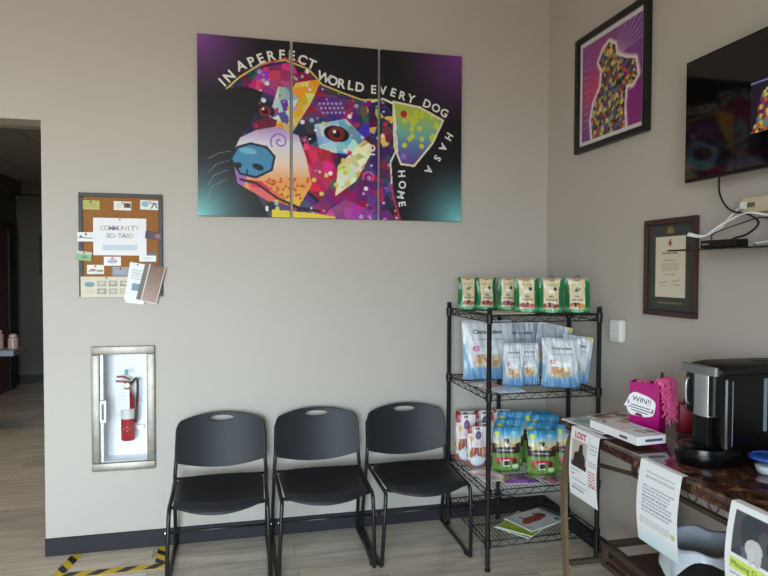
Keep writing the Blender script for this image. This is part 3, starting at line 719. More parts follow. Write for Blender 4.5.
# ------------------------------------------------------------------ chairs
def superplate(us, vs, f, hole=None):
    """grid plate from f(u,v), with faces whose centre satisfies hole(u,v) removed"""
    bm = bmesh.new(); V = [[bm.verts.new(f(u, v)) for u in us] for v in vs]
    for j in range(len(vs) - 1):
        for i in range(len(us) - 1):
            if hole and hole((us[i] + us[i + 1]) / 2, (vs[j] + vs[j + 1]) / 2): continue
            bm.faces.new((V[j][i], V[j][i + 1], V[j + 1][i + 1], V[j + 1][i]))
    return bm, V
def make_chair(label):
    t = thing('stacking_chair', label, 'chair', (0, 0, 0), 0, 'black chairs along the back wall')
    # backrest: wide band curved round the sitter, arched top, bowed lower edge, slot handle
    us = list(np.linspace(-1, 1, 57)); vs = list(np.linspace(0, 1, 37))
    def zt(u): return .772 - .042 * u * u - .040 * max(0, (abs(u) - .88) / .12) ** 2.4
    def zb(u): return .470 + .048 * u * u + .022 * max(0, (abs(u) - .90) / .10) ** 2.2
    def fb(u, v):
        x = .247 * u * (1 - .02 * v)
        z = zb(u) + (zt(u) - zb(u)) * v
        return Vector((x, .205 - .052 * u * u + .055 * (z - .5) / .3, z))
    hx, hz, cz = .071, .0155, .736
    def hole(u, v): p = fb(u, v); return (p.x / hx) ** 2 + ((p.z - cz) / hz) ** 2 < 1
    bm, V = superplate(us, vs, fb, hole)
    for v in bm.verts:
        if v.is_boundary and abs(v.co.x) < hx * 1.3 and abs(v.co.z - cz) < hz * 1.8:
            a = math.atan2((v.co.z - cz) / hz, v.co.x / hx); v.co.x = hx * math.cos(a); v.co.z = cz + hz * math.sin(a)
    bmesh.ops.delete(bm, geom=[v for v in bm.verts if not v.link_faces], context='VERTS')
    bmesh.ops.recalc_face_normals(bm, faces=bm.faces)
    me = bpy.data.meshes.new('backrest'); bm.to_mesh(me); bm.free()
    me.polygons.foreach_set('use_smooth', [True] * len(me.polygons))
    o = link('backrest', me, M_black_plastic, t)
    sm = o.modifiers.new('thickness', 'SOLIDIFY'); sm.thickness = .014; sm.offset = 0
    bv = o.modifiers.new('edge', 'BEVEL'); bv.width = .004; bv.segments = 2; bv.limit_method = 'ANGLE'; bv.angle_limit = math.radians(50)
    # seat: dished, with waterfall front
    us = list(np.linspace(-1, 1, 33)); vs = list(np.linspace(0, 1, 33))
    def fs(u, v):       # v 0 rear, 1 front
        hw = .232 - .012 * v - .02 * max(0, (.12 - v) / .12) ** 2
        yf = -.262 - .072 * (1 - u * u) ; yr = .135 - .02 * u * u
        y = yr + (yf - yr) * v
        z = .440 - .014 * (1 - u * u) * math.sin(PI * min(1, v * 1.1)) + .010 * (1 - v) ** 3
        k = max(0, (v - .86) / .14); z -= (.022 + .022 * (1 - u * u)) * k ** 1.5; y += .012 * k ** 4
        z -= .010 * max(0, (abs(u) - .88) / .12) ** 1.5
        return Vector((hw * u, y, z))
    bm, V = superplate(us, vs, fs)
    bmesh.ops.recalc_face_normals(bm, faces=bm.faces)
    me = bpy.data.meshes.new('seat'); bm.to_mesh(me); bm.free()
    me.polygons.foreach_set('use_smooth', [True] * len(me.polygons))
    o = link('seat', me, M_black_plastic, t)
    sm = o.modifiers.new('thickness', 'SOLIDIFY'); sm.thickness = .016; sm.offset = -1
    bv = o.modifiers.new('edge', 'BEVEL'); bv.width = .004; bv.segments = 2; bv.limit_method = 'ANGLE'; bv.angle_limit = math.radians(50)
    # tubular side frames (sled base)
    r = .0105
    for s in (-1, 1):
        pts = [(s * .236, .215, .68), (s * .240, .185, .54), (s * .247, .172, .45), (s * .252, .215, .25), (s * .256, .278, .035), (s * .2565, .282, .018), (s * .256, .270, .0115),
               (s * .257, .02, .0115), (s * .251, -.225, .0115), (s * .250, -.240, .016), (s * .249, -.245, .032), (s * .243, -.262, .22), (s * .236, -.268, .388), (s * .234, -.258, .408), (s * .236, -.24, .414), (s * .238, -.05, .420), (s * .244, .165, .434)]
        MB().tube(pts, r, 10).build('side_frame', M_black_steel, t, True)
        MB().box((s * .247 - .014, .175, .006) if False else (s * .252 - .013, -.20, .0005), (s * .252 + .013, -.16, .006), .001).build('glide', M_blk_matte, t)
        MB().lathe([(.007, 0), (.007, s * .003), (0, s * .0045)], 10, (s * .2510, -.265, .305), 'x').build('screw', M_chrome, t)
    MB().tube([(-.240, -.264, .305), (.240, -.264, .305)], .006, 8).build('crossbar', M_black_steel, t, True)
    MB().tube([(-.24, .155, .430), (.24, .155, .430)], .008, 8).tube([(-.236, -.2, .402), (.236, -.2, .402)], .008, 8).build('seat_support', M_black_steel, t, True)
    return t
ch = make_chair('black plastic stacking chair nearest the floor tape')
ch.location = (-2.070, -.315, 0)
dup(ch, (-1.528, -.315, 0), 0, 'black plastic stacking chair in the middle of the row of three')
dup(ch, (-.988, -.315, 0), 0, 'black plastic stacking chair next to the wire shelf')

# ------------------------------------------------------------------ wire shelf (five posts, cut corner towards the room corner)
WS = [(-.703, -.085), (-.365, -.075), (-.062, -.395), (-.062, -.710), (-.703, -.710)]
t = thing('wire_shelf', 'black five-post wire shelf in the corner holding bags of treats', 'shelf', (-.39, -.4, 0))
off = Vector((.39, .4, 0))
pm = None
for (x, y) in WS:
    p = MB().lathe([(0, .002), (.016, .002), (.016, .012), (.009, .014), (.009, .03), (.0127, .03), (.0127, 1.375), (.0135, 1.376), (.0135, 1.385), (.009, 1.389), (0, 1.389)], 14, (x + off.x, y + off.y, 0))
    p.build('post', M_wire, t, 'auto')
def shelf_mesh():
    m = MB(); n = len(WS)
    for i in range(n):
        A, B = Vector(WS[i] + (0,)) + off, Vector(WS[(i + 1) % n] + (0,)) + off
        m.tube([A, B], .0036, 6).tube([A + Vector((0, 0, -.032)), B + Vector((0, 0, -.032))], .0030, 6)
        Ln = (B - A).length; k = max(4, int(Ln / .045)); pts = []
        for j in range(k + 1): pts.append(A + (B - A) * (j / k) + Vector((0, 0, 0 if j % 2 == 0 else -.032)))
        m.tube(pts, .0024, 5)
    # deck wires, front to back
    x = WS[0][0] + .02
    while x < WS[2][0] - .01:
        yb = WS[0][1] if x < WS[1][0] else WS[1][1] + (WS[2][1] - WS[1][1]) * (x - WS[1][0]) / (WS[2][0] - WS[1][0])
        m.tube([(x + off.x, -.710 + off.y, .004), (x + off.x, yb + off.y, .004)], .0019, 5); x += .0235
    for y in (-.50, -.29):
        xr = WS[2][0] if y < WS[2][1] else WS[1][0] + (WS[2][0] - WS[1][0]) * (y - WS[1][1]) / (WS[2][1] - WS[1][1])
        m.tube([(WS[0][0] + off.x, y + off.y, .0), (xr + off.x, y + off.y, .0)], .0034, 6)
    return m
SZ = [1.345, .935, .428, .160]
s0 = shelf_mesh().build('wire_deck', M_wire, t, True); s0.location = (0, 0, SZ[0])
c0 = MB().lathe([(.0127, -.04), (.0165, -.038), (.019, .004), (.019, .008), (.0127, .009)], 14).build('collar', M_wire, s0, 'auto')
c0.location = (WS[0][0] + off.x, WS[0][1] + off.y, 0)
for (x, y) in WS[1:]:
    c = c0.copy(); COL.objects.link(c); c.parent = s0; c.location = (x + off.x, y + off.y, 0)
for z in SZ[1:]:
    d = dup(s0, (0, 0, z), parent=t)

# ------------------------------------------------------------------ pouches
def pouch(name, label, cat, group, w, h, d, paint, txt=(), seal=.05, seed=0, lean=0.0, crumple=.004, nx=38, nz=50, backcol=(200, 200, 205), top_w=1.0, m=None):
    """stand-up pouch: thing > bag (front and back film), lettering. Origin at the middle of its base, front faces -y"""
    t = thing(name, label, cat, (0, 0, 0), 0, group)
    r = np.random.default_rng(seed); ph = r.random(8) * 6.28
    def shape(u, v, s=1):
        side = max(0.0, 1 - abs(u) ** 2.6) ** .75
        g = (.80 + .35 * math.sin(PI * min(1, v * 1.15 + .12))) * max(0.0, 1 - v) ** .62 if v < 1 else 0
        tt = max(.0012, d / 2 * side * g)
        cr = crumple * (math.sin(5 * u + 7 * v + ph[0]) * .5 + math.sin(11 * u - 5 * v + ph[1]) * .3 + math.sin(3 * u + 15 * v + ph[2]) * .35 + .25 * math.sin(21 * u + 9 * v + ph[3])) * min(1, side * 2) * (1 - .4 * v)
        ww = w / 2 * (1 + (top_w - 1) * v - .035 * math.sin(PI * v))
        wob = .004 * math.sin(4 * v + ph[4]) * v
        return (u * ww + wob, -s * tt + cr + lean * h * v, v * h * (1 - .0 * u))
    cv = Canvas(1, 1, nx, nz, (255, 255, 255)); paint(cv)
    us = np.linspace(-1, 1, nx); vs = np.linspace(0, 1, nz)
    F = np.array([[shape(u, v, 1) for u in us] for v in vs]); B = np.array([[shape(u, v, -1) for u in us] for v in vs])
    N = nx * nz; i = np.arange(N).reshape(nz, nx)
    q = np.stack([i[:-1, :-1], i[:-1, 1:], i[1:, 1:], i[1:, :-1]], -1).reshape(-1, 4)
    qb = q[:, ::-1] + N
    bot = np.stack([i[0, 1:], i[0, :-1], i[0, :-1] + N, i[0, 1:] + N], -1)
    me = bpy.data.meshes.new('bag')
    me.from_pydata(np.concatenate([F.reshape(-1, 3), B.reshape(-1, 3)]).tolist(), [], np.concatenate([q, qb, bot]).tolist())
    cb = Canvas(1, 1, nx, nz, backcol)
    at = me.attributes.new('Col', 'FLOAT_COLOR', 'POINT'); at.data.foreach_set('color', np.concatenate([cv.colors(), cb.colors()]).astype(np.float32).ravel())
    me.polygons.foreach_set('use_smooth', [True] * len(me.polygons))
    link('pouch', me, m or M_foil, t)
    def onf(a, b):
        x, y, z = shape(a * 2 - 1, b, 1); return (x, y - .0012, z)
    for (s, size, x, y, col, bold) in txt:
        # size relative to the pouch height
        MB().text(s, lambda a, b: onf(a, b), size, x, y, 'CENTER', 0, h / w * 1.0, bold).build('lettering', mat('ink_%d_%d_%d' % col, col, .5), t)
    return t
def place(o, x, y, z, rz=0.0, ry=0.0, rx=0.0):
    o.location = (x, y, z); o.rotation_euler = (rx, ry, rz); return o

# green bags on the top shelf
GREEN = (22, 112, 62)
def p_green(foot, dog):
    def f(c):
        c.C[:] = GREEN; c.vgrad(c.mrect(0, 0, 1, .2), [(0, (20, 96, 54)), (.1, (110, 180, 130)), (.2, (30, 120, 70))])
        c.poly([(.17, .12), (.81, .12), (.79, .5), (.83, .97), (.15, .97), (.19, .5)], (226, 208, 168))
        c.rect(.13, .955, .87, 1, (190, 150, 110)); c.lines(.25, .78, .75, .83, 1, (150, 150, 130), 3, .6)
        if dog: c.ell(.5, .62, .14, .045, (244, 244, 240)); c.ell(.64, .69, .07, .05, (40, 46, 44)); c.rect(.40, .55, .44, .62, (240, 240, 236)); c.rect(.58, .55, .62, .62, (240, 240, 236))
        else: c.line([(.38, .62), (.5, .72), (.46, .62), (.62, .70)], .04, (70, 86, 76))
        c.rect(.18, .15, .80, .25, foot); c.ell(.42, .24, .2, .06, (120, 40, 34)); c.ell(.62, .19, .16, .05, foot)
        c.ell(.5, .06, .25, .05, (130, 200, 160)); c.ell(.5, .94, .1, .012, (96, 84, 70))
    return f
g_lab = ['green treat bag at the far left of the top shelf', 'green treat bag second from the left on the top shelf', 'green treat bag third from the left on the top shelf', 'green treat bag fourth from the left on the top shelf, with a bulging cream panel', 'green treat bag fifth from the left on the top shelf', 'green treat bag at the right end of the top shelf, orange foot']
g_pos = [(-.642, -.235, .0), (-.535, -.265, -.05), (-.428, -.33, -.15), (-.412, -.545, -.30), (-.292, -.60, -.34), (-.142, -.615, -.42)]
g_foot = [(196, 110, 90), (190, 90, 80), (176, 70, 66), (206, 96, 96), (150, 70, 52), (226, 150, 60)]
ZT = SZ[0] + .0062
for k in range(6):
    b = pouch('treat_bag', g_lab[k], 'bag', 'green treat bags on the top shelf', .124 if k < 3 else .136, .190, .058, p_green(g_foot[k], k not in (0, 5)),
              (('PILL', .085, .5, .44, (50, 70, 52), .035), ('POCKETS', .074, .5, .35, (50, 70, 52), .035)), seed=k, backcol=(18, 90, 50), crumple=.003)
    place(b, g_pos[k][0], g_pos[k][1], ZT, g_pos[k][2])
    m = MB().tube([(.012 * math.cos(a), .001, .196 + .010 * math.sin(a)) for a in np.linspace(-.6, PI + .6, 12)], .0016, 5)
    if k in (4, 5): m.build('hang_loop', M_wire, b, True)
    else: m.bm.free()
tag(MB().box((-.665, -.66, ZT - .0002), (-.42, -.42, ZT + .003)).build('cardboard_sheet', mat('cream_card', (214, 204, 184), .7)), 'cream card lying on the top shelf in front of the green bags', 'card')

# white and blue dental chew bags on the second shelf
def p_clenz(badge=(214, 90, 160), corner=None, win=(.2, .22, .72, .42), grey=False):
    def f(c):
        c.C[:] = (216, 219, 224) if not grey else (176, 180, 188)
        c.vgrad(c.mrect(0, 0, 1, .34), [(0, (96, 144, 190)), (.16, (120, 166, 204)), (.30, (204, 212, 220)), (.34, (216, 219, 224))])
        c.poly([(0, .0), (.12, .2), (.06, .6), (0, .62)], (150, 182, 206)); c.poly([(1, 0), (.86, .2), (.94, .55), (1, .5)], (150, 182, 206))
        c.poly([(.25, .55), (.6, .5), (.75, .62), (.70, .36), (.25, .38)], (234, 238, 242))
        x0, y0, x1, y1 = win
        m = c.mrect(x0, y0, x1, y1); c.mosaic(m, .075, [(222, 190, 150), (208, 170, 128), (236, 208, 172), (196, 154, 112)], 5, 6)
        c.ell(.25, .52, .065, .05, badge); c.ell(.25, .52, .03, .024, (236, 220, 230))
        c.lines(.15, .66, .85, .72, 2, (130, 140, 156), 2, .6, center=True)
        c.rect(0, .955, 1, 1, (188, 194, 204))
        if corner: c.poly([(1, 1), (.72, 1), (.98, .90)], corner)
    return f
def clenz(label, w, h, d, seed, fs=.085, **k):
    return pouch('dental_chew_bag', label, 'bag', 'blue and white chew bags on the second shelf', w, h, d, p_clenz(**k), (('Clenz-a-dent', fs, .5, .77, (60, 70, 84), .028),), seed=seed, backcol=(170, 186, 204), crumple=.010)
Z2 = SZ[1] + .0110
place(clenz('largest white chew bag, at the left of the second shelf', .305, .345, .075, 1, .10, badge=(222, 70, 150)), -.545, -.33, Z2, -.12, 0, -.10)
place(clenz('grey chew bag behind the two small ones on the second shelf', .215, .325, .06, 2, .085, badge=(120, 130, 150), grey=True), -.30, -.245, Z2, -.25, 0, -.06)
place(clenz('tilted grey chew bag at the back of the second shelf with a yellow corner mark', .20, .290, .05, 3, .0001, corner=(206, 206, 70), grey=True), -.200, -.375, Z2 + .034, -.50, .20, -.04)
place(clenz('small chew bag in front of the largest one on the second shelf', .122, .236, .045, 4, .058), -.500, -.575, Z2, -.12, 0, -.06)
place(clenz('small chew bag second from left in the front row of the second shelf', .118, .232, .045, 5, .058), -.388, -.540, Z2, -.12, 0, -.06)
place(clenz('crumpled chew bag at the front of the second shelf with an orange badge', .210, .265, .07, 6, .082, badge=(200, 110, 80)), -.252, -.640, Z2, -.30, 0.02, -.05)
place(clenz('chew bag leaning by the right post of the second shelf with a yellow corner', .165, .262, .055, 8, .07, corner=(214, 214, 60), badge=(190, 170, 150)), -.128, -.560, Z2 + .008, -.45, .10, -.03)
def flat_pack(label, w, h, cols, seed, loc, rz, name='treat_packet'):
    t = thing(name, label, 'packet', loc, rz)
    cv = Canvas(w, h, 40, 28, cols[0]); cv.mosaic(cv.mrect(0, 0, w, h), w * .28, cols, seed, 8)
    rr = np.random.default_rng(seed); p = rr.random(4) * 6
    top = lambda a, b: (a - w / 2, b - h / 2, .002 + .016 * (max(0, 1 - (2 * a / w - 1) ** 4) * max(0, 1 - (2 * b / h - 1) ** 4)) ** .8 * (1 + .25 * math.sin(60 * a + p[0]) * math.sin(50 * b + p[1])))
    sheet('pouch', cv, top, M_foil, t, True)
    MB().box((-w / 2, -h / 2, .0003), (w / 2, h / 2, .0019)).build('underside', M_paper, t)
    return t
flat_pack('pink and white packet lying flat at the left of the second shelf', .12, .15, [(196, 150, 170), (170, 160, 176), (206, 196, 206)], 2, (-.63, -.50, Z2 - .0045), .2)
flat_pack('pale blue packet lying flat at the front left of the second shelf', .16, .12, [(190, 206, 222), (214, 222, 230), (150, 180, 206)], 3, (-.575, -.652, Z2 - .0045), .12)

# third shelf: red and white bags, blue and green bags
def p_redwhite(c):
    c.C[:] = (226, 214, 214); c.rect(0, .82, .22, 1, (160, 36, 42)); c.ell(.55, .78, .17, .10, (112, 84, 130)); c.ell(.55, .78, .09, .05, (150, 120, 160))
    c.ell(.22, .70, .12, .07, (214, 180, 110)); c.lines(.15, .52, .85, .62, 2, (206, 150, 150), 2, .6)
    c.mosaic(c.mrect(.0, .24, 1, .48), .14, [(160, 84, 66), (206, 160, 136), (140, 70, 60), (226, 206, 196)], 4)
    c.rect(0, 0, 1, .16, (160, 92, 86)); c.ell(.5, .15, .36, .13, (206, 218, 232)); c.ell(.5, .15, .30, .09, (226, 234, 242)); c.ell(.5, .95, .12, .02, (90, 80, 84))
Z3 = SZ[2] + .0062
rw_lab = ['red and white treat bag by the back left post on the third shelf', 'red and white treat bag foremost in its group on the third shelf', 'red and white treat bag second in the back row of the third shelf', 'red and white treat bag just behind the front left post on the third shelf', 'red and white treat bag by the back wall in the middle of the left group', 'red and white treat bag behind the blue bags, near the second back post', 'red and white treat bag furthest right, behind the blue bags']
rw_pos = [(-.638, -.205), (-.610, -.320), (-.612, -.120), (-.535, -.245), (-.488, -.130), (-.420, -.195), (-.372, -.118)]
proto = None
for k, (x, y) in enumerate(rw_pos):
    if proto is None:
        proto = pouch('treat_bag', rw_lab[0], 'bag', 'red and white treat bags on the third shelf', .118, .232, .045, p_redwhite, (), seed=4, backcol=(190, 150, 150), crumple=.004); b = proto
    else: b = dup(proto, label=rw_lab[k])
    place(b, x, y, Z3, -.22 + .05 * (k % 3), 0, 0); b.scale = (1, 1, 1.0 if k in (1, 3) else 1.2)
def p_bluegreen(c):
    c.C[:] = (112, 150, 74)
    c.vgrad(c.mrect(0, .52, 1, 1), [(.52, (196, 166, 110)), (.66, (222, 200, 150)), (.78, (170, 200, 210)), (.88, (70, 160, 206)), (1, (40, 120, 170))])
    c.rect(0, .42, 1, .56, (58, 40, 36)); c.poly([(0, .56), (.2, .60), (0, .66)], (58, 40, 36)); c.poly([(1, .56), (.7, .58), (1, .68)], (70, 46, 38))
    c.ell(.5, .62, .07, .06, (226, 226, 226)); c.ell(.5, .70, .075, .055, (26, 24, 26)); c.ell(.42, .72, .04, .03, (26, 24, 26)); c.line([(.55, .66), (.62, .62)], .03, (26, 24, 26))
    c.ell(.14, .86, .10, .055, (214, 222, 60)); c.ell(.72, .86, .12, .05, (150, 206, 226))
    c.rect(.14, .455, .86, .51, (58, 40, 36)); c.lines(.2, .46, .8, .505, 1, (230, 226, 220), 3, .9)
    c.poly([(.12, .34), (.8, .33), (.86, .26), (.14, .24)], (190, 40, 52)); c.ell(.78, .24, .1, .07, (110, 40, 36)); c.ell(.2, .22, .08, .06, (150, 60, 50))
    c.rect(.36, .14, .62, .27, (240, 240, 238)); c.rect(.385, .155, .595, .255, (70, 40, 40)); c.ell(.8, .13, .12, .05, (206, 226, 190)); c.rect(0, 0, 1, .05, (84, 124, 56))
bg_lab = ['blue and green treat bag at the front left of the third shelf', 'blue and green treat bag directly behind the front left one', 'blue and green treat bag third back in the left file', 'blue and green treat bag at the front right of the third shelf', 'blue and green treat bag directly behind the front right one', 'blue and green treat bag third back in the right file', 'blue and green treat bag at the far right of the third shelf', 'blue and green treat bag at the back of the right file']
bg_pos = [(-.480, -.445, -.20), (-.420, -.355, -.25), (-.372, -.275, -.25), (-.312, -.550, -.24), (-.272, -.456, -.24), (-.215, -.392, -.26), (-.140, -.550, -.35), (-.215, -.300, -.26)]
proto = None
for k, (x, y, rz) in enumerate(bg_pos):
    if proto is None:
        proto = pouch('treat_bag', bg_lab[0], 'bag', 'blue and green treat bags on the third shelf', .164, .252, .050, p_bluegreen, (), seed=9, backcol=(50, 110, 140), crumple=.004); b = proto
    else: b = dup(proto, label=bg_lab[k])
    place(b, x, y, Z3, rz); b.scale = (1, 1, 1.0 if k in (0, 3) else (1.08 if k in (1, 4, 6) else 1.18))
flat_pack('purple packet lying flat in front of the blue and green bags', .19, .12, [(120, 80, 140), (146, 100, 160), (150, 150, 90), (100, 66, 120)], 5, (-.475, -.605, Z3), -.15)
flat_pack('pink and white packet lying flat in front of the red and white bags', .15, .20, [(222, 206, 202), (206, 180, 180), (234, 226, 222)], 6, (-.61, -.50, Z3), .1)
flat_pack('brown and green packet lying behind the purple one on the third shelf', .12, .10, [(120, 130, 70), (110, 80, 60), (150, 120, 140)], 7, (-.285, -.655, Z3), .2)

# magazines on the bottom shelf and on the table
def magazine(label, w, h, paint, loc, rz, group, th=.004):
    t = thing('magazine', label, 'magazine', loc, rz, group)
    MB().box((-w / 2, -h / 2, .0002), (w / 2, h / 2, th - .0004)).build('pages', M_paper, t)
    cv = Canvas(w, h, 60, 76); paint(cv)
    sheet('cover', cv, lambda a, b: (a - w / 2, b - h / 2, th), M_gloss_paper, t)
    return t
def p_green_mag(c): c.C[:] = (164, 184, 50); c.rect(0, 0, .012, 1, (206, 214, 150)); c.lines(.02, .03, .1, .07, 2, (210, 216, 150), 1, .6)
def p_dog_mag(c):
    c.C[:] = (226, 228, 232); c.rect(0, 0, .21, .04, (206, 210, 216)); c.ell(.10, .13, .035, .075, (156, 66, 44)); c.ell(.085, .21, .03, .03, (130, 50, 36)); c.ell(.115, .07, .022, .035, (170, 84, 56)); c.line([(.10, .16), (.05, .19)], .018, (150, 62, 42)); c.line([(.10, .10), (.05, .08)], .016, (150, 62, 42)); c.ell(.17, .245, .02, .012, (60, 90, 130)); c.lines(.02, .255, .19, .27, 1, (80, 96, 120), 3, .8)
ZB = SZ[3] + .0062
gm = 'magazines fanned on the bottom shelf'
magazine('dark magazine at the bottom of the fan on the bottom shelf', .21, .275, simple((66, 72, 80), ('rect', .02, .2, .19, .25, (90, 110, 130))), (-.295, -.505, ZB), -1.15, gm)
magazine('lime green magazine lowest of the green ones, bottom shelf', .21, .275, p_green_mag, (-.435, -.585, ZB + .0042), -.98, gm)
magazine('lime green magazine on top of the other green one, bottom shelf', .21, .275, p_green_mag, (-.425, -.575, ZB + .0084), -.88, gm)
magazine('white magazine with a red-brown dog on its cover, bottom shelf', .21, .275, p_dog_mag, (-.350, -.545, ZB + .0126), -1.22, gm)

# ------------------------------------------------------------------ console table with marble top
TT = .905
t = thing('console_table', 'long bronze iron table with a brown marble top along the right wall', 'table', (-.28, -2.2, 0))
O = Vector((.28, 2.2, 0))
def tb(lo, hi, bev=0.0, mb=None): return (mb or MB()).box(Vector(lo) + O, Vector(hi) + O, bev)
tb((-.556, -3.25, TT - .048), (-.004, -1.215, TT), .012).build('marble_top', M_marble, t, 'auto')
m = MB(); ys = [(-.530, -1.242, TT - .05), (-.530, -1.232, .78), (-.530, -1.205, .66), (-.530, -1.198, .54), (-.530, -1.205, .42), (-.530, -1.222, .28), (-.530, -1.235, .14), (-.530, -1.228, .004)]
def bar_leg(sgn, y0):
    m = MB(); P = [Vector((x, y0 + sgn * (y + 1.242), z)) + O for x, y, z in [(q[0], q[1] + (.022 if i_ else 0), q[2]) for i_, q in enumerate(ys)]]
    sp = spline(P, 6); hw, th = .019, .008
    V = [[m.bm.verts.new(p + Vector((dx * th, dy * hw, 0))) for dx, dy in ((-1, -1), (1, -1), (1, 1), (-1, 1))] for p in sp]
    for A, B in zip(V, V[1:]):
        for k in range(4): m.bm.faces.new((A[k], A[(k + 1) % 4], B[(k + 1) % 4], B[k]))
    m.bm.faces.new(V[0][::-1]); m.bm.faces.new(V[-1]); return m
bar_leg(1, -1.242).build('leg', M_leg, t)
bar_leg(-1, -3.20).build('leg', M_leg, t)
for y in (-1.28, -3.2): tb((-.045, y - .014, .0), (-.020, y + .014, TT - .05)).build('leg', M_bronze, t)
m = tb((-.507, -3.2, .793), (-.491, -1.64, .809)); m.tube([Vector((-.499, -1.64, .801)) + O, Vector((-.510, -1.45, .776)) + O, Vector((-.524, -1.235, .745)) + O], .009, 6)
tb((-.507, -1.648, .80), (-.491, -1.632, TT - .048), 0, m); tb((-.045, -3.2, .80), (-.03, -1.29, .815), 0, m)
tb((-.53, -3.2, .835), (-.03, -3.185, .856), 0, m); tb((-.505, -2.2, .835), (-.03, -2.185, .856), 0, m)
m.build('apron_rail', M_bronze, t)
for k in range(12):
    y = -1.76 - .095 * k
    m = MB().tube([Vector((-.499, y + .022 * math.cos(a), .833 + .022 * math.sin(a))) + O for a in np.linspace(0, 2 * PI, 18)[:-1]], .0028, 6, closed=True)
    m.build('scroll_ring', M_bronze, t, True)
m = MB()
for y in (-1.262, -1.76): tb((-.372, y - .014, .338), (-.03, y + .014, .362), 0, m); tb((-.372, y - .012, .255), (-.03, y + .012, .278), 0, m)
for x in (-.372, -.045): tb((x - .012, -1.775, .338), (x + .012, -1.25, .362), 0, m); tb((x - .012, -1.775, .255), (x + .012, -1.25, .278), 0, m)
for x in (-.372, -.045):
    for y in (-1.262, -1.76): tb((x - .011, y - .011, .26), (x + .011, y + .011, .355), 0, m)
tb((-.53, -1.247, .262), (-.372, -1.225, .284), 0, m); tb((-.372, -1.25, .262), (-.35, -1.225, .284), 0, m); tb((-.05, -1.275, .26), (-.02, -1.25, .28), 0, m)
m.build('lower_frame', M_bronze, t)
m = MB()
for k in range(4): tb((-.36 + k * .079, -1.755, .279), (-.285 + k * .079, -1.27, .292), .002, m)
m.build('lower_deck', M_wood_dark, t)

# papers hung over the table's front edge
def hung(name, label, y0, w, drop, cvpaint, txts=(), lap=.045, slant=0.0, curl=.012, n=(84, 110)):
    """sheet lapped over the table edge: a runs along -y from y0, b runs up from the free end"""
    t = thing(name, label, 'notice', (-.556, y0 - w / 2, TT), 0, 'notices hung on the table edge')
    Ltot = lap + drop + .012
    def f(a, b):
        s = Ltot - b                        # distance from the top end
        if s < lap: x, z = lap - s + .0, .0022
        elif s < lap + .012:
            q = (s - lap) / .012; x, z = -.004 * q - .002, .0022 - .006 * q * q
        else:
            q = (s - lap - .012); x, z = -.0065 - curl * math.sin(min(1, q / drop) * PI * .9), -.004 - q
        return (x, w / 2 - a + slant * (Ltot - b), z)
    cv = Canvas(w, Ltot, *n, (242, 243, 246)); cvpaint(cv)
    o = sheet('paper', cv, f, M_print, t, True)
    for (s, size, x, y, col, bold) in txts:
        def g(a, b):
            p = f(a, b); return (p[0] - .0012, p[1], p[2])
        MB().text(s, g, size, x, y, 'CENTER', 0, 1, bold).build('lettering', mat('ink_%d_%d_%d' % col, col, .6), t)
    return t
def p_lost(c):
    c.rect(.02, .13, .135, .245, (196, 186, 172)); c.poly([(.03, .13), (.04, .19), (.07, .20), (.075, .23), (.10, .235), (.105, .20), (.125, .18), (.125, .13)], (52, 44, 42)); c.rect(.02, .13, .135, .15, (60, 54, 52))
    c.lines(.02, .112, .10, .122, 1, (90, 90, 94), 1, .8); c.lines(.02, .092, .045, .104, 1, (200, 60, 60), 2, .8); c.line([(.03, .075), (.13, .075)], .002, (120, 120, 120)); c.line([(.03, .05), (.13, .05)], .002, (120, 120, 120)); c.lines(.02, .03, .12, .042, 1, (110, 110, 116), 3, .8)
    c.line([(.145, .04), (.145, .28)], .0015, (190, 190, 196)); c.lines(.152, .21, .205, .255, 3, (160, 160, 170), 5, .7); c.lines(.152, .16, .205, .185, 2, (150, 150, 170), 6, .7); c.lines(.152, .075, .208, .145, 6, (206, 70, 70), 7, .9)
hung('missing_pet_notice', 'white notice lettered LOST hanging at the far end of the table edge', -1.292, .212, .285, p_lost, (('LOST', .036, .076, .254, (196, 40, 44), .03),), .03)
def p_two(c):
    c.lines(.035, .235, .19, .265, 2, (176, 186, 196), 1, .8, center=True); c.lines(.03, .115, .19, .215, 8, (150, 156, 166), 2, .75); c.lines(.02, .07, .19, .095, 3, (190, 196, 200), 3, .8)
    c.vgrad(c.mrect(0, 0, .212, .06), [(0, (206, 226, 234)), (.06, (238, 242, 245))]); c.ell(.19, .08, .010, .010, (206, 206, 130))
hung('notice_sheet', 'white notice with grey print hanging above the waste bin', -1.765, .212, .285, p_two, (), .020, 0, .016)
def p_three(c):
    c.rect(.022, .15, .21, .275, (74, 74, 78)); c.mosaic(c.mrect(.022, .15, .21, .275), .05, [(70, 70, 74), (90, 90, 94), (60, 60, 64), (110, 110, 112)], 3, 6)
    c.ell(.10, .185, .03, .028, (206, 206, 208)); c.ell(.092, .165, .012, .022, (214, 214, 216)); c.ell(.116, .165, .012, .022, (206, 206, 210)); c.ell(.19, .19, .03, .03, (206, 206, 206)); c.ell(.16, .21, .02, .03, (60, 60, 64))
    c.rect(.018, .105, .15, .138, (214, 236, 110)); c.lines(.02, .085, .2, .098, 1, (150, 150, 160), 2, .7); c.lines(.02, .02, .2, .07, 4, (190, 190, 196), 4, .6)
hung('missing_dog_notice', 'white notice with a black and white dog photo and green highlight', -2.185, .22, .285, p_three, (('Missing Dog', .023, .082, .115, (90, 116, 60), .0),), .022, 0, .02)

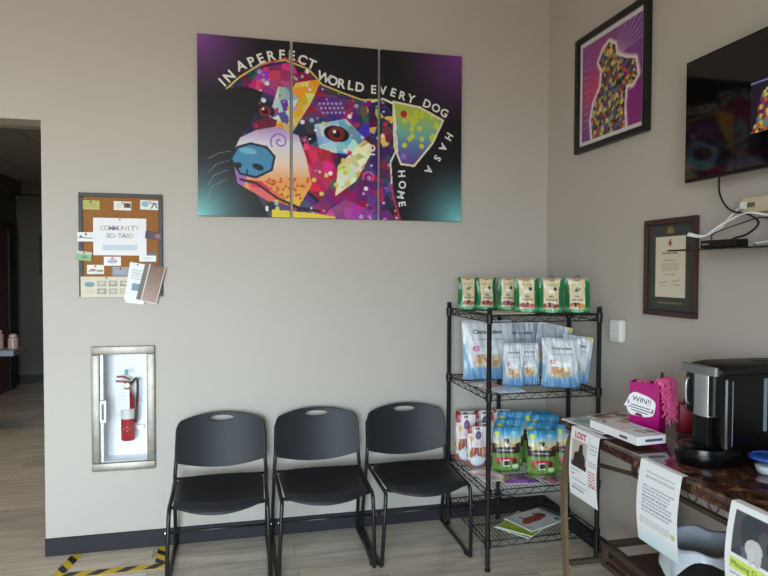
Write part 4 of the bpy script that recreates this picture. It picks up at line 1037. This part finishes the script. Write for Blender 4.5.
# on the table
gmt = 'magazines on the marble table'
def p_mag1(c):
    c.C[:] = (196, 186, 186); c.ell(.06, .20, .05, .04, (96, 150, 100)); c.rect(.0, .0, .21, .06, (206, 196, 196)); c.ell(.14, .10, .05, .05, (150, 120, 118)); c.lines(.02, .24, .18, .27, 1, (150, 60, 70), 2, .7)
def p_mag2(c):
    c.C[:] = (206, 190, 178); c.ell(.10, .10, .06, .05, (160, 90, 66)); c.ell(.05, .2, .04, .04, (186, 120, 92)); c.rect(.02, .235, .19, .262, (84, 60, 54)); c.ell(.15, .2, .03, .03, (120, 80, 66))
magazine('magazine with a green patch overhanging the far end of the marble table', .21, .275, p_mag1, (-.435, -1.315, TT + .0065), .12, gmt)
magazine('brown and white magazine lying beside the white box near the wall', .21, .275, p_mag2, (-.285, -1.285, TT + .0112), .32, gmt)
t = thing('flat_box', 'long flat white box with small pictures on the marble table', 'box', (-.455, -1.522, TT + .0158), .07)
MB().box((-.066, -.146, 0), (.066, .146, .034), .002).build('carton', mat('white_carton', (238, 236, 238), .4), t)
cv = Canvas(.15, .39, 50, 130, (236, 234, 236)); cv.lines(.03, .15, .12, .18, 2, (150, 140, 150), 1, .6); cv.mosaic(cv.mrect(.06, .05, .14, .12), .022, [(120, 90, 86), (190, 170, 166), (90, 66, 66), (214, 206, 206)], 3); cv.rect(0, .36, .15, .39, (210, 206, 206)); cv.ell(.05, .34, .012, .014, (40, 36, 40)); cv.ell(.03, .31, .01, .012, (60, 56, 60)); cv.mosaic(cv.mrect(.1, .26, .145, .33), .02, [(180, 90, 70), (206, 170, 150)], 4)
sheet('top_print', cv, lambda a, b: ((a - .075) * .066 / .075, (b - .195) * .146 / .195, .0345), M_gloss_paper, t)
MB().flat([(-.03, .012), (.05, .012), (.05, .022), (-.03, .022)], lambda a, b: (a, -.1466, b)).flat([(-.09, .010), (-.045, .010), (-.045, .02), (-.09, .02)], lambda a, b: (-.0666, a, b)).build('side_print', mat('purple_ink', (90, 76, 100), .5), t)

# gift bag
t = thing('gift_bag', 'magenta gift bag with a white label on the marble table', 'bag', (-.305, -1.450, TT), math.radians(-56))
gw, gd, gh = .122, .075, .213
m = MB()
for (a, b) in (((-gw / 2, -gd / 2), (gw / 2, -gd / 2)), ((gw / 2, -gd / 2), (gw / 2, gd / 2)), ((gw / 2, gd / 2), (-gw / 2, gd / 2)), ((-gw / 2, gd / 2), (-gw / 2, -gd / 2))):
    va = [m.bm.verts.new((a[0], a[1], .001)), m.bm.verts.new((b[0], b[1], .001)), m.bm.verts.new((b[0], b[1], gh)), m.bm.verts.new((a[0], a[1], gh))]; m.bm.faces.new(va)
m.bm.faces.new([m.bm.verts.new(p) for p in ((-gw / 2, -gd / 2, .001), (gw / 2, -gd / 2, .001), (gw / 2, gd / 2, .001), (-gw / 2, gd / 2, .001))])
bmesh.ops.remove_doubles(m.bm, verts=m.bm.verts, dist=1e-5)
o = m.build('bag_body', mat('magenta_paper', (176, 14, 116), .25, coat=.3), t); sm = o.modifiers.new('thickness', 'SOLIDIFY'); sm.thickness = .0016; sm.offset = -1
lab = [(.058 * math.copysign(abs(math.cos(a)) ** .6, math.cos(a)), .047 * math.copysign(abs(math.sin(a)) ** .75, math.sin(a)) * (1 + .10 * math.cos(3 * a))) for a in np.linspace(0, 2 * PI, 40)[:-1]]
cr, sr = math.cos(-.17), math.sin(-.17)
lf = lambda y: (lambda a, b: (a * cr - b * sr - .012, y, a * sr + b * cr + .118))
lo_ = MB().prism(lab, lf(-gd / 2 - .004), lf(-gd / 2 - .002)).build('label', M_paper, t)
tx = MB().text('WIN!!', lf(-gd / 2 - .0046), .030, 0, .012, bold=.01)
for k, wd in enumerate((.08, .095, .07)): tx.flat([(-wd / 2, -.004 - k * .011), (wd / 2, -.004 - k * .011), (wd / 2, -.0075 - k * .011), (-wd / 2, -.0075 - k * .011)], lf(-gd / 2 - .0046))
tx.build('lettering', M_text, lo_)
MB().flat([(-.018, -.046), (.016, -.046), (.010, -.034), (-.012, -.034)], lf(-gd / 2 - .0045)).flat([(-.055, -.006), (-.049, -.006), (-.050, .010), (-.053, .010)], lf(-gd / 2 - .0045)).flat([(.047, -.02), (.053, -.02), (.052, -.002), (.048, -.002)], lf(-gd / 2 - .0045)).build('label_print', mat('dark_pink_ink', (120, 40, 80), .5), lo_)
MB().flat([(-gw / 2 - .022, .11), (-gw / 2 + .004, .105), (-gw / 2 + .002, .15)], lambda a, b: (a, -gd / 2 - .0035, b)).build('paper_flap', M_paper, t)
m = MB(); rr = random.Random(5)
for k in range(46):
    x = gw / 2 + rr.uniform(-.03, .006); y = rr.uniform(-gd / 2, gd / 2 + .01); z = gh + rr.uniform(-.005, .012); L_ = rr.uniform(.06, .2); p = rr.uniform(0, 6); pts = []
    for j in range(int(L_ / .006)):
        q = j * .006; ox = min(.03, q * .8)
        pts.append((x + ox + .006 + .005 * math.sin(q * 160 + p), y + .005 * math.cos(q * 160 + p) - .1 * q * (.5 if k % 2 else -.2), z + .012 * math.sin(min(1, q / .03) * PI) - max(0, q - .025)))
    m.tube(pts, .0030, 5)
o = m.build('curled_ribbons', mat('pink_ribbon', (242, 100, 160), .35), t, True); o['kind'] = 'stuff'
m = MB(); rr = random.Random(8)
for k in range(14):
    a, b = rr.uniform(-gw / 2 + .01, gw / 2 - .01), rr.uniform(-gd / 2 + .01, gd / 2 - .01)
    m.tube([(a, b, gh - .02), (a + rr.uniform(-.01, .01), b, gh - .005), (a + rr.uniform(-.015, .015), b + rr.uniform(-.01, .01), gh + rr.uniform(.002, .010))], .004, 5)
o = m.build('tissue_filling', mat('pink_tissue', (206, 110, 130), .7), t, True); o['kind'] = 'stuff'
t = thing('pen', 'black pen sticking out of the top of the magenta gift bag', 'pen', (-.272, -1.492, 1.06), (0, .06, 0))
MB().lathe([(0, -.10), (.0035, -.09), (.0048, -.07), (.0048, .098), (.003, .104), (0, .104)], 10).build('barrel', M_blk, t, 'auto')
MB().box((-.0065, -.002, .06), (-.0045, .002, .10)).build('clip', M_blk_matte, t)
t = thing('red_bag', 'dark red bag standing behind the coffee maker and gift bag', 'bag', (-.130, -1.50, TT), -.5)
m = MB().box((-.055, -.035, .001), (.055, .035, .128), .008, 3); m.build('bag_body', mat('dark_red_paper', (156, 20, 34), .4), t, 'auto')
MB().tube([(.03 * math.cos(a) * 1.2, -.03, .124 + .045 * math.sin(a)) for a in np.linspace(0, PI, 14)], .004, 6).build('handle', mat('brown_cord', (70, 44, 40), .7), t, True)

# coffee maker (front faces the room, -x)
t = thing('coffee_maker', 'black single-cup coffee maker with a silver front panel on the marble table', 'coffee maker', (-.190, -1.845, TT))
def rr_poly(x0, x1, y0, y1, r, n=6):
    P = []
    for cx, cy, a0 in ((x1 - r, y1 - r, 0), (x0 + r, y1 - r, PI / 2), (x0 + r, y0 + r, PI), (x1 - r, y0 + r, 1.5 * PI)):
        for k in range(n + 1): a = a0 + PI / 2 * k / n; P.append((cx + r * math.cos(a), cy + r * math.sin(a)))
    return P
def loft(rings, caps=True):
    m = MB(); V = [[m.bm.verts.new(p) for p in R] for R in rings]
    for A, B in zip(V, V[1:]):
        n = len(A)
        for k in range(n): m.bm.faces.new((A[k], A[(k + 1) % n], B[(k + 1) % n], B[k]))
    if caps: m.bm.faces.new(V[0][::-1]); m.bm.faces.new(V[-1])
    return m
Y0, Y1 = -.086, .086
main = lambda z, e=0, xf=-.168: [(x, y, z) for x, y in rr_poly(xf + e, .155 - e, Y0 + e, Y1 - e, .028)]
loft([main(.002, .006), main(.010), main(.30), main(.318, .004), main(.330, .016)]).build('body', M_blk, t, 'auto')
# domed lid with vent recess
def dome(s, z): return [(.008 + (x - .008) * s, y * s, z) for x, y in rr_poly(-.205, .152, Y0 + .004, Y1 - .004, .05)]
lid = loft([dome(1, .322), dome(1.0, .336), dome(.93, .347), dome(.75, .354), dome(.4, .3575)]).build('lid', M_blk_matte, t, 'auto')
MB().lathe([(0, .3578), (.036, .3578), (.040, .3600), (.044, .3585), (.048, .352)], 24, (.06, -.01, 0), 'z', 1.2, .7).build('vent_ring', M_blk, lid, True)
# brew head in front: dark left part and bulged silver panel
loft([[(x, y, z) for x, y in rr_poly(-.208, -.10, Y0 + .012, Y1 - .012, .03)] for z in (.175, .322)]).build('brew_head', M_blk, t, 'auto')
def bulge(z):
    P = []
    for k in range(13):
        a = -PI / 2 + PI * k / 12; P.append((-.200 - .018 * math.cos(a), -.018 + .038 * math.sin(a), z))
    return P + [(-.18, .020, z), (-.18, -.056, z)]
m = loft([bulge(.172), bulge(.176), bulge(.325), bulge(.329)]); m.build('silver_panel', M_silver, t, 'auto')
m = loft([[(-.200 - .024 * math.cos(-PI / 2 + PI * k / 16), .086 * math.sin(-PI / 2 + PI * k / 16), z) for k in range(17)] + [(-.19, .08, z), (-.19, -.08, z)] for z in (.318, .338, .346)])
m.build('head_rim', mat('smoke_grey_plastic', (120, 120, 122), .3, metal=.3), t, 'auto')
MB().tube(spline([(-.206, .042, .20), (-.218, .042, .215), (-.218, .042, .28), (-.206, .042, .295)], 4), .004).build('lever_handle', M_silver, t, True)
MB().box((-.19, -.03, .045), (-.165, .03, .175), .004).build('spout_back', M_blk_matte, t)
tray = lambda z, s: [(-.155 + (x + .155) * s, y * s, z) for x, y in [(-.165 - .108 * math.cos(-PI / 2 + PI * k / 20), .090 * math.sin(-PI / 2 + PI * k / 20)) for k in range(21)] + [(-.10, .088), (-.10, -.088)]]
tr = loft([tray(.001, .96), tray(.008, 1), tray(.048, 1), tray(.060, .97), tray(.064, .9)]).build('drip_tray', M_blk, t, 'auto')
m = MB()
for k in range(8): m.box((-.225 + k * .011, -.05, .0642), (-.220 + k * .011, .05, .0656))
m.build('drip_grate', M_blk_matte, tr)
MB().box((-.139, Y0 - .0012, .075), (-.136, Y0 + .004, .30)).build('chrome_edge', M_silver, t)
MB().box((-.010, Y0 - .0015, .12), (.006, Y0 + .004, .305), .002).build('water_window', mat('translucent_strip', (112, 124, 136), .25), t)
# plastic tub with blue lid
t = thing('plastic_tub', 'small clear plastic tub with a blue lid holding white powder', 'tub', (-.250, -2.005, TT))
MB().lathe([(0, .0005), (.034, .0005), (.036, .002), (.050, .050), (.052, .052), (.0505, .052), (.0485, .050), (.0345, .003), (0, .0025)], 28).build('tub_wall', M_clear, t, 'auto')
MB().lathe([(.0505, .050), (.058, .050), (.060, .053), (.058, .060), (.048, .063), (.046, .060), (0, .060)], 28).build('lid', mat('blue_lid', (40, 80, 170), .3, spec=.5), t, 'auto')
MB().lathe([(0, .003), (.0335, .003), (.041, .026), (.03, .029), (0, .030)], 24).build('powder', mat('white_powder', (230, 232, 234), .9), t, True)

# waste bin
t = thing('waste_bin', 'black waste bin with a white liner under the marble table', 'waste bin', (-.432, -1.93, 0))
MB().lathe([(0, .002), (.092, .002), (.095, .008), (.120, .63), (.124, .635), (.124, .645), (.117, .645), (.092, .012), (0, .010)], 32).build('bin_body', M_blk_matte, t, 'auto')
m = MB(); rings = []; rr = random.Random(3); n = 48; ph = [rr.uniform(0, 6) for _ in range(6)]
prof = [(.096, .30, 0), (.103, .46, 0), (.109, .61, .2), (.113, .655, .3), (.1225, .664, .4), (.1280, .657, .5), (.1300, .648, .7), (.1315, .640, 1.0), (.1325, .632, 1.3)]
for (r, z, k) in prof:
    ring = []
    for i in range(n):
        a = 2 * PI * i / n
        wv = .45 * math.sin(5 * a + ph[0]) + .35 * math.sin(9 * a + ph[1]) + .2 * math.sin(17 * a + ph[2])
        dd_ = abs((a - 2.9 + PI) % (2 * PI) - PI); d2_ = abs((a + .35 + PI) % (2 * PI) - PI); dz = -k * (.075 * math.exp(-(dd_ / .55) ** 2) + .05 * math.exp(-(d2_ / .5) ** 2) + .010 * math.sin(5 * a + ph[4])) if k > .45 else .006 * math.sin(7 * a)
        R = r + .008 * k * wv; ring.append(m.bm.verts.new((R * math.cos(a), R * math.sin(a), z + dz)))
    rings.append(ring)
for A, B in zip(rings, rings[1:]):
    for i in range(n): m.bm.faces.new((A[i], A[(i + 1) % n], B[(i + 1) % n], B[i]))
m.bm.faces.new(rings[0])
o = m.build('bin_liner', M_liner, t, True)

# ------------------------------------------------------------------ things in the hall
t = thing('hall_counter', 'grey edged counter end seen through the doorway', 'counter', (-4.445, 2.80, 0))
MB().box((-.48, -.15, .775), (.445, .15, .83), .006).build('counter_top', mat('grey_laminate', (120, 126, 134), .4), t)
MB().box((-.48, -.12, .0005), (-.20, .12, .775)).build('counter_base', M_wood_dark, t)
def jar(label, x, y, r, h):
    t = thing('glass_jar', label, 'jar', (x, y, .831), 0, 'jars on the hall counter')
    MB().lathe([(0, .001), (r, .001), (r, h * .7), (r * .7, h * .78), (r * .7, h * .82)], 18).build('jar_body', mat('frosted_pink_glass', (170, 140, 130), .25), t, 'auto')
    MB().lathe([(r * .78, h * .82), (r * .78, h * .9), (r * .3, h), (0, h)], 18).build('lid', mat('pale_lid', (186, 170, 160), .3), t, 'auto')
jar('pinkish glass jar at the corner of the hall counter', -4.050, 2.80, .045, .14)
jar('taller pinkish glass jar further in on the hall counter', -4.185, 2.80, .055, .185)
t = thing('dark_picture', 'dark picture on the far wall seen through the doorway', 'picture', (-4.47, 5.75, 1.515))
MB().box((-.17, -.028, 0), (.26, -.001, .56), .003).build('frame', mat('near_black_frame', (14, 13, 13), .5), t)
MB().box((-.14, -.030, .03), (.23, -.027, .53)).build('print', mat('dark_print', (20, 18, 18), .5), t)
t = thing('ceiling_light', 'pale flat ceiling light just inside the doorway of the hall', 'ceiling light', (-3.75, 1.70, 2.758))
MB().box((-.6, -.3, -.015), (.6, .3, .0), .003).build('frame', mat('light_frame', (206, 204, 198), .5), t)
MB().box((-.57, -.27, -.017), (.57, .27, -.014)).build('diffuser', mat('light_diffuser', (226, 226, 220), .4), t)

hl = bpy.data.lights.new('hall_ceiling_lamp', 'AREA'); hl.shape = 'RECTANGLE'; hl.size = 1.1; hl.size_y = .5; hl.energy = 14; hl.color = (1, .86, .70)
ho = bpy.data.objects.new('hall_ceiling_lamp', hl); COL.objects.link(ho); ho.location = (-3.75, 1.70, 2.738)
# ------------------------------------------------------------------ daylight
wd = bpy.data.worlds.new('daylight'); SC.world = wd; wd.use_nodes = True
nt = wd.node_tree; bg = nt.nodes['Background']
tc = nt.nodes.new('ShaderNodeTexCoord'); sx = nt.nodes.new('ShaderNodeSeparateXYZ'); rp = nt.nodes.new('ShaderNodeValToRGB')
nt.links.new(tc.outputs['Generated'], sx.inputs[0])
mr = nt.nodes.new('ShaderNodeMapRange'); mr.inputs['From Min'].default_value = -1; mr.inputs['From Max'].default_value = 1
nt.links.new(sx.outputs['Z'], mr.inputs['Value']); nt.links.new(mr.outputs['Result'], rp.inputs['Fac'])
e = rp.color_ramp.elements
e[0].position = .0; e[0].color = (.20, .18, .15, 1); e[1].position = 1; e[1].color = (.40, .49, .58, 1)
for p, c in ((.46, (.26, .24, .21, 1)), (.50, (.66, .76, .82, 1)), (.56, (.70, .88, 1.0, 1))): x = e.new(p); x.color = c
nt.links.new(rp.outputs['Color'], bg.inputs['Color']); m2 = nt.nodes.new('ShaderNodeMapRange'); m2.inputs['From Min'].default_value = -.55; m2.inputs['From Max'].default_value = -.15   # sky strength lowered towards the left, added to darken the room corner
m2.inputs['To Min'].default_value = 21.5; m2.inputs['To Max'].default_value = 29.0
nt.links.new(sx.outputs['X'], m2.inputs['Value']); nt.links.new(m2.outputs['Result'], bg.inputs['Strength'])
ld = bpy.data.lights.new('window_portal', 'AREA'); ld.shape = 'RECTANGLE'; ld.size = WX1 - WX0; ld.size_y = WZ1 - WZ0; ld.cycles.is_portal = True
lo = bpy.data.objects.new('window_portal', ld); COL.objects.link(lo); lo.location = ((WX0 + WX1) / 2, FY - .1, (WZ0 + WZ1) / 2); lo.rotation_euler = (math.radians(90), 0, 0)

# ------------------------------------------------------------------ camera
f_px, yaw, pitch, roll, cx, cy = 617.64, .2335, -.0279, .0032, -1.9793, -3.7032
cam = bpy.data.cameras.new('camera'); co = bpy.data.objects.new('camera', cam); COL.objects.link(co)
cam.sensor_fit = 'HORIZONTAL'; cam.sensor_width = 36; cam.lens = f_px * 36 / 768; cam.clip_start = .05
r = Vector((math.cos(yaw), -math.sin(yaw), 0)); fw0 = Vector((math.sin(yaw), math.cos(yaw), 0))
fw = fw0 * math.cos(pitch) + Vector((0, 0, 1)) * math.sin(pitch); up = -fw0 * math.sin(pitch) + Vector((0, 0, 1)) * math.cos(pitch)
r2 = r * math.cos(roll) + up * math.sin(roll); u2 = -r * math.sin(roll) + up * math.cos(roll)
M = Matrix((r2, u2, -fw)).transposed().to_4x4(); M.translation = (cx, cy, 1.58)
co.matrix_world = M; SC.camera = co
SC.view_settings.view_transform = 'Standard'; SC.view_settings.look = 'None'; SC.view_settings.gamma = 1; SC.view_settings.exposure = 0
SC.view_settings.use_curve_mapping = False
SC.cycles.use_denoising = True
SC.cycles.max_bounces = 10; SC.cycles.diffuse_bounces = 6; SC.cycles.transparent_max_bounces = 12
SC.cycles.caustics_reflective = False; SC.cycles.caustics_refractive = False
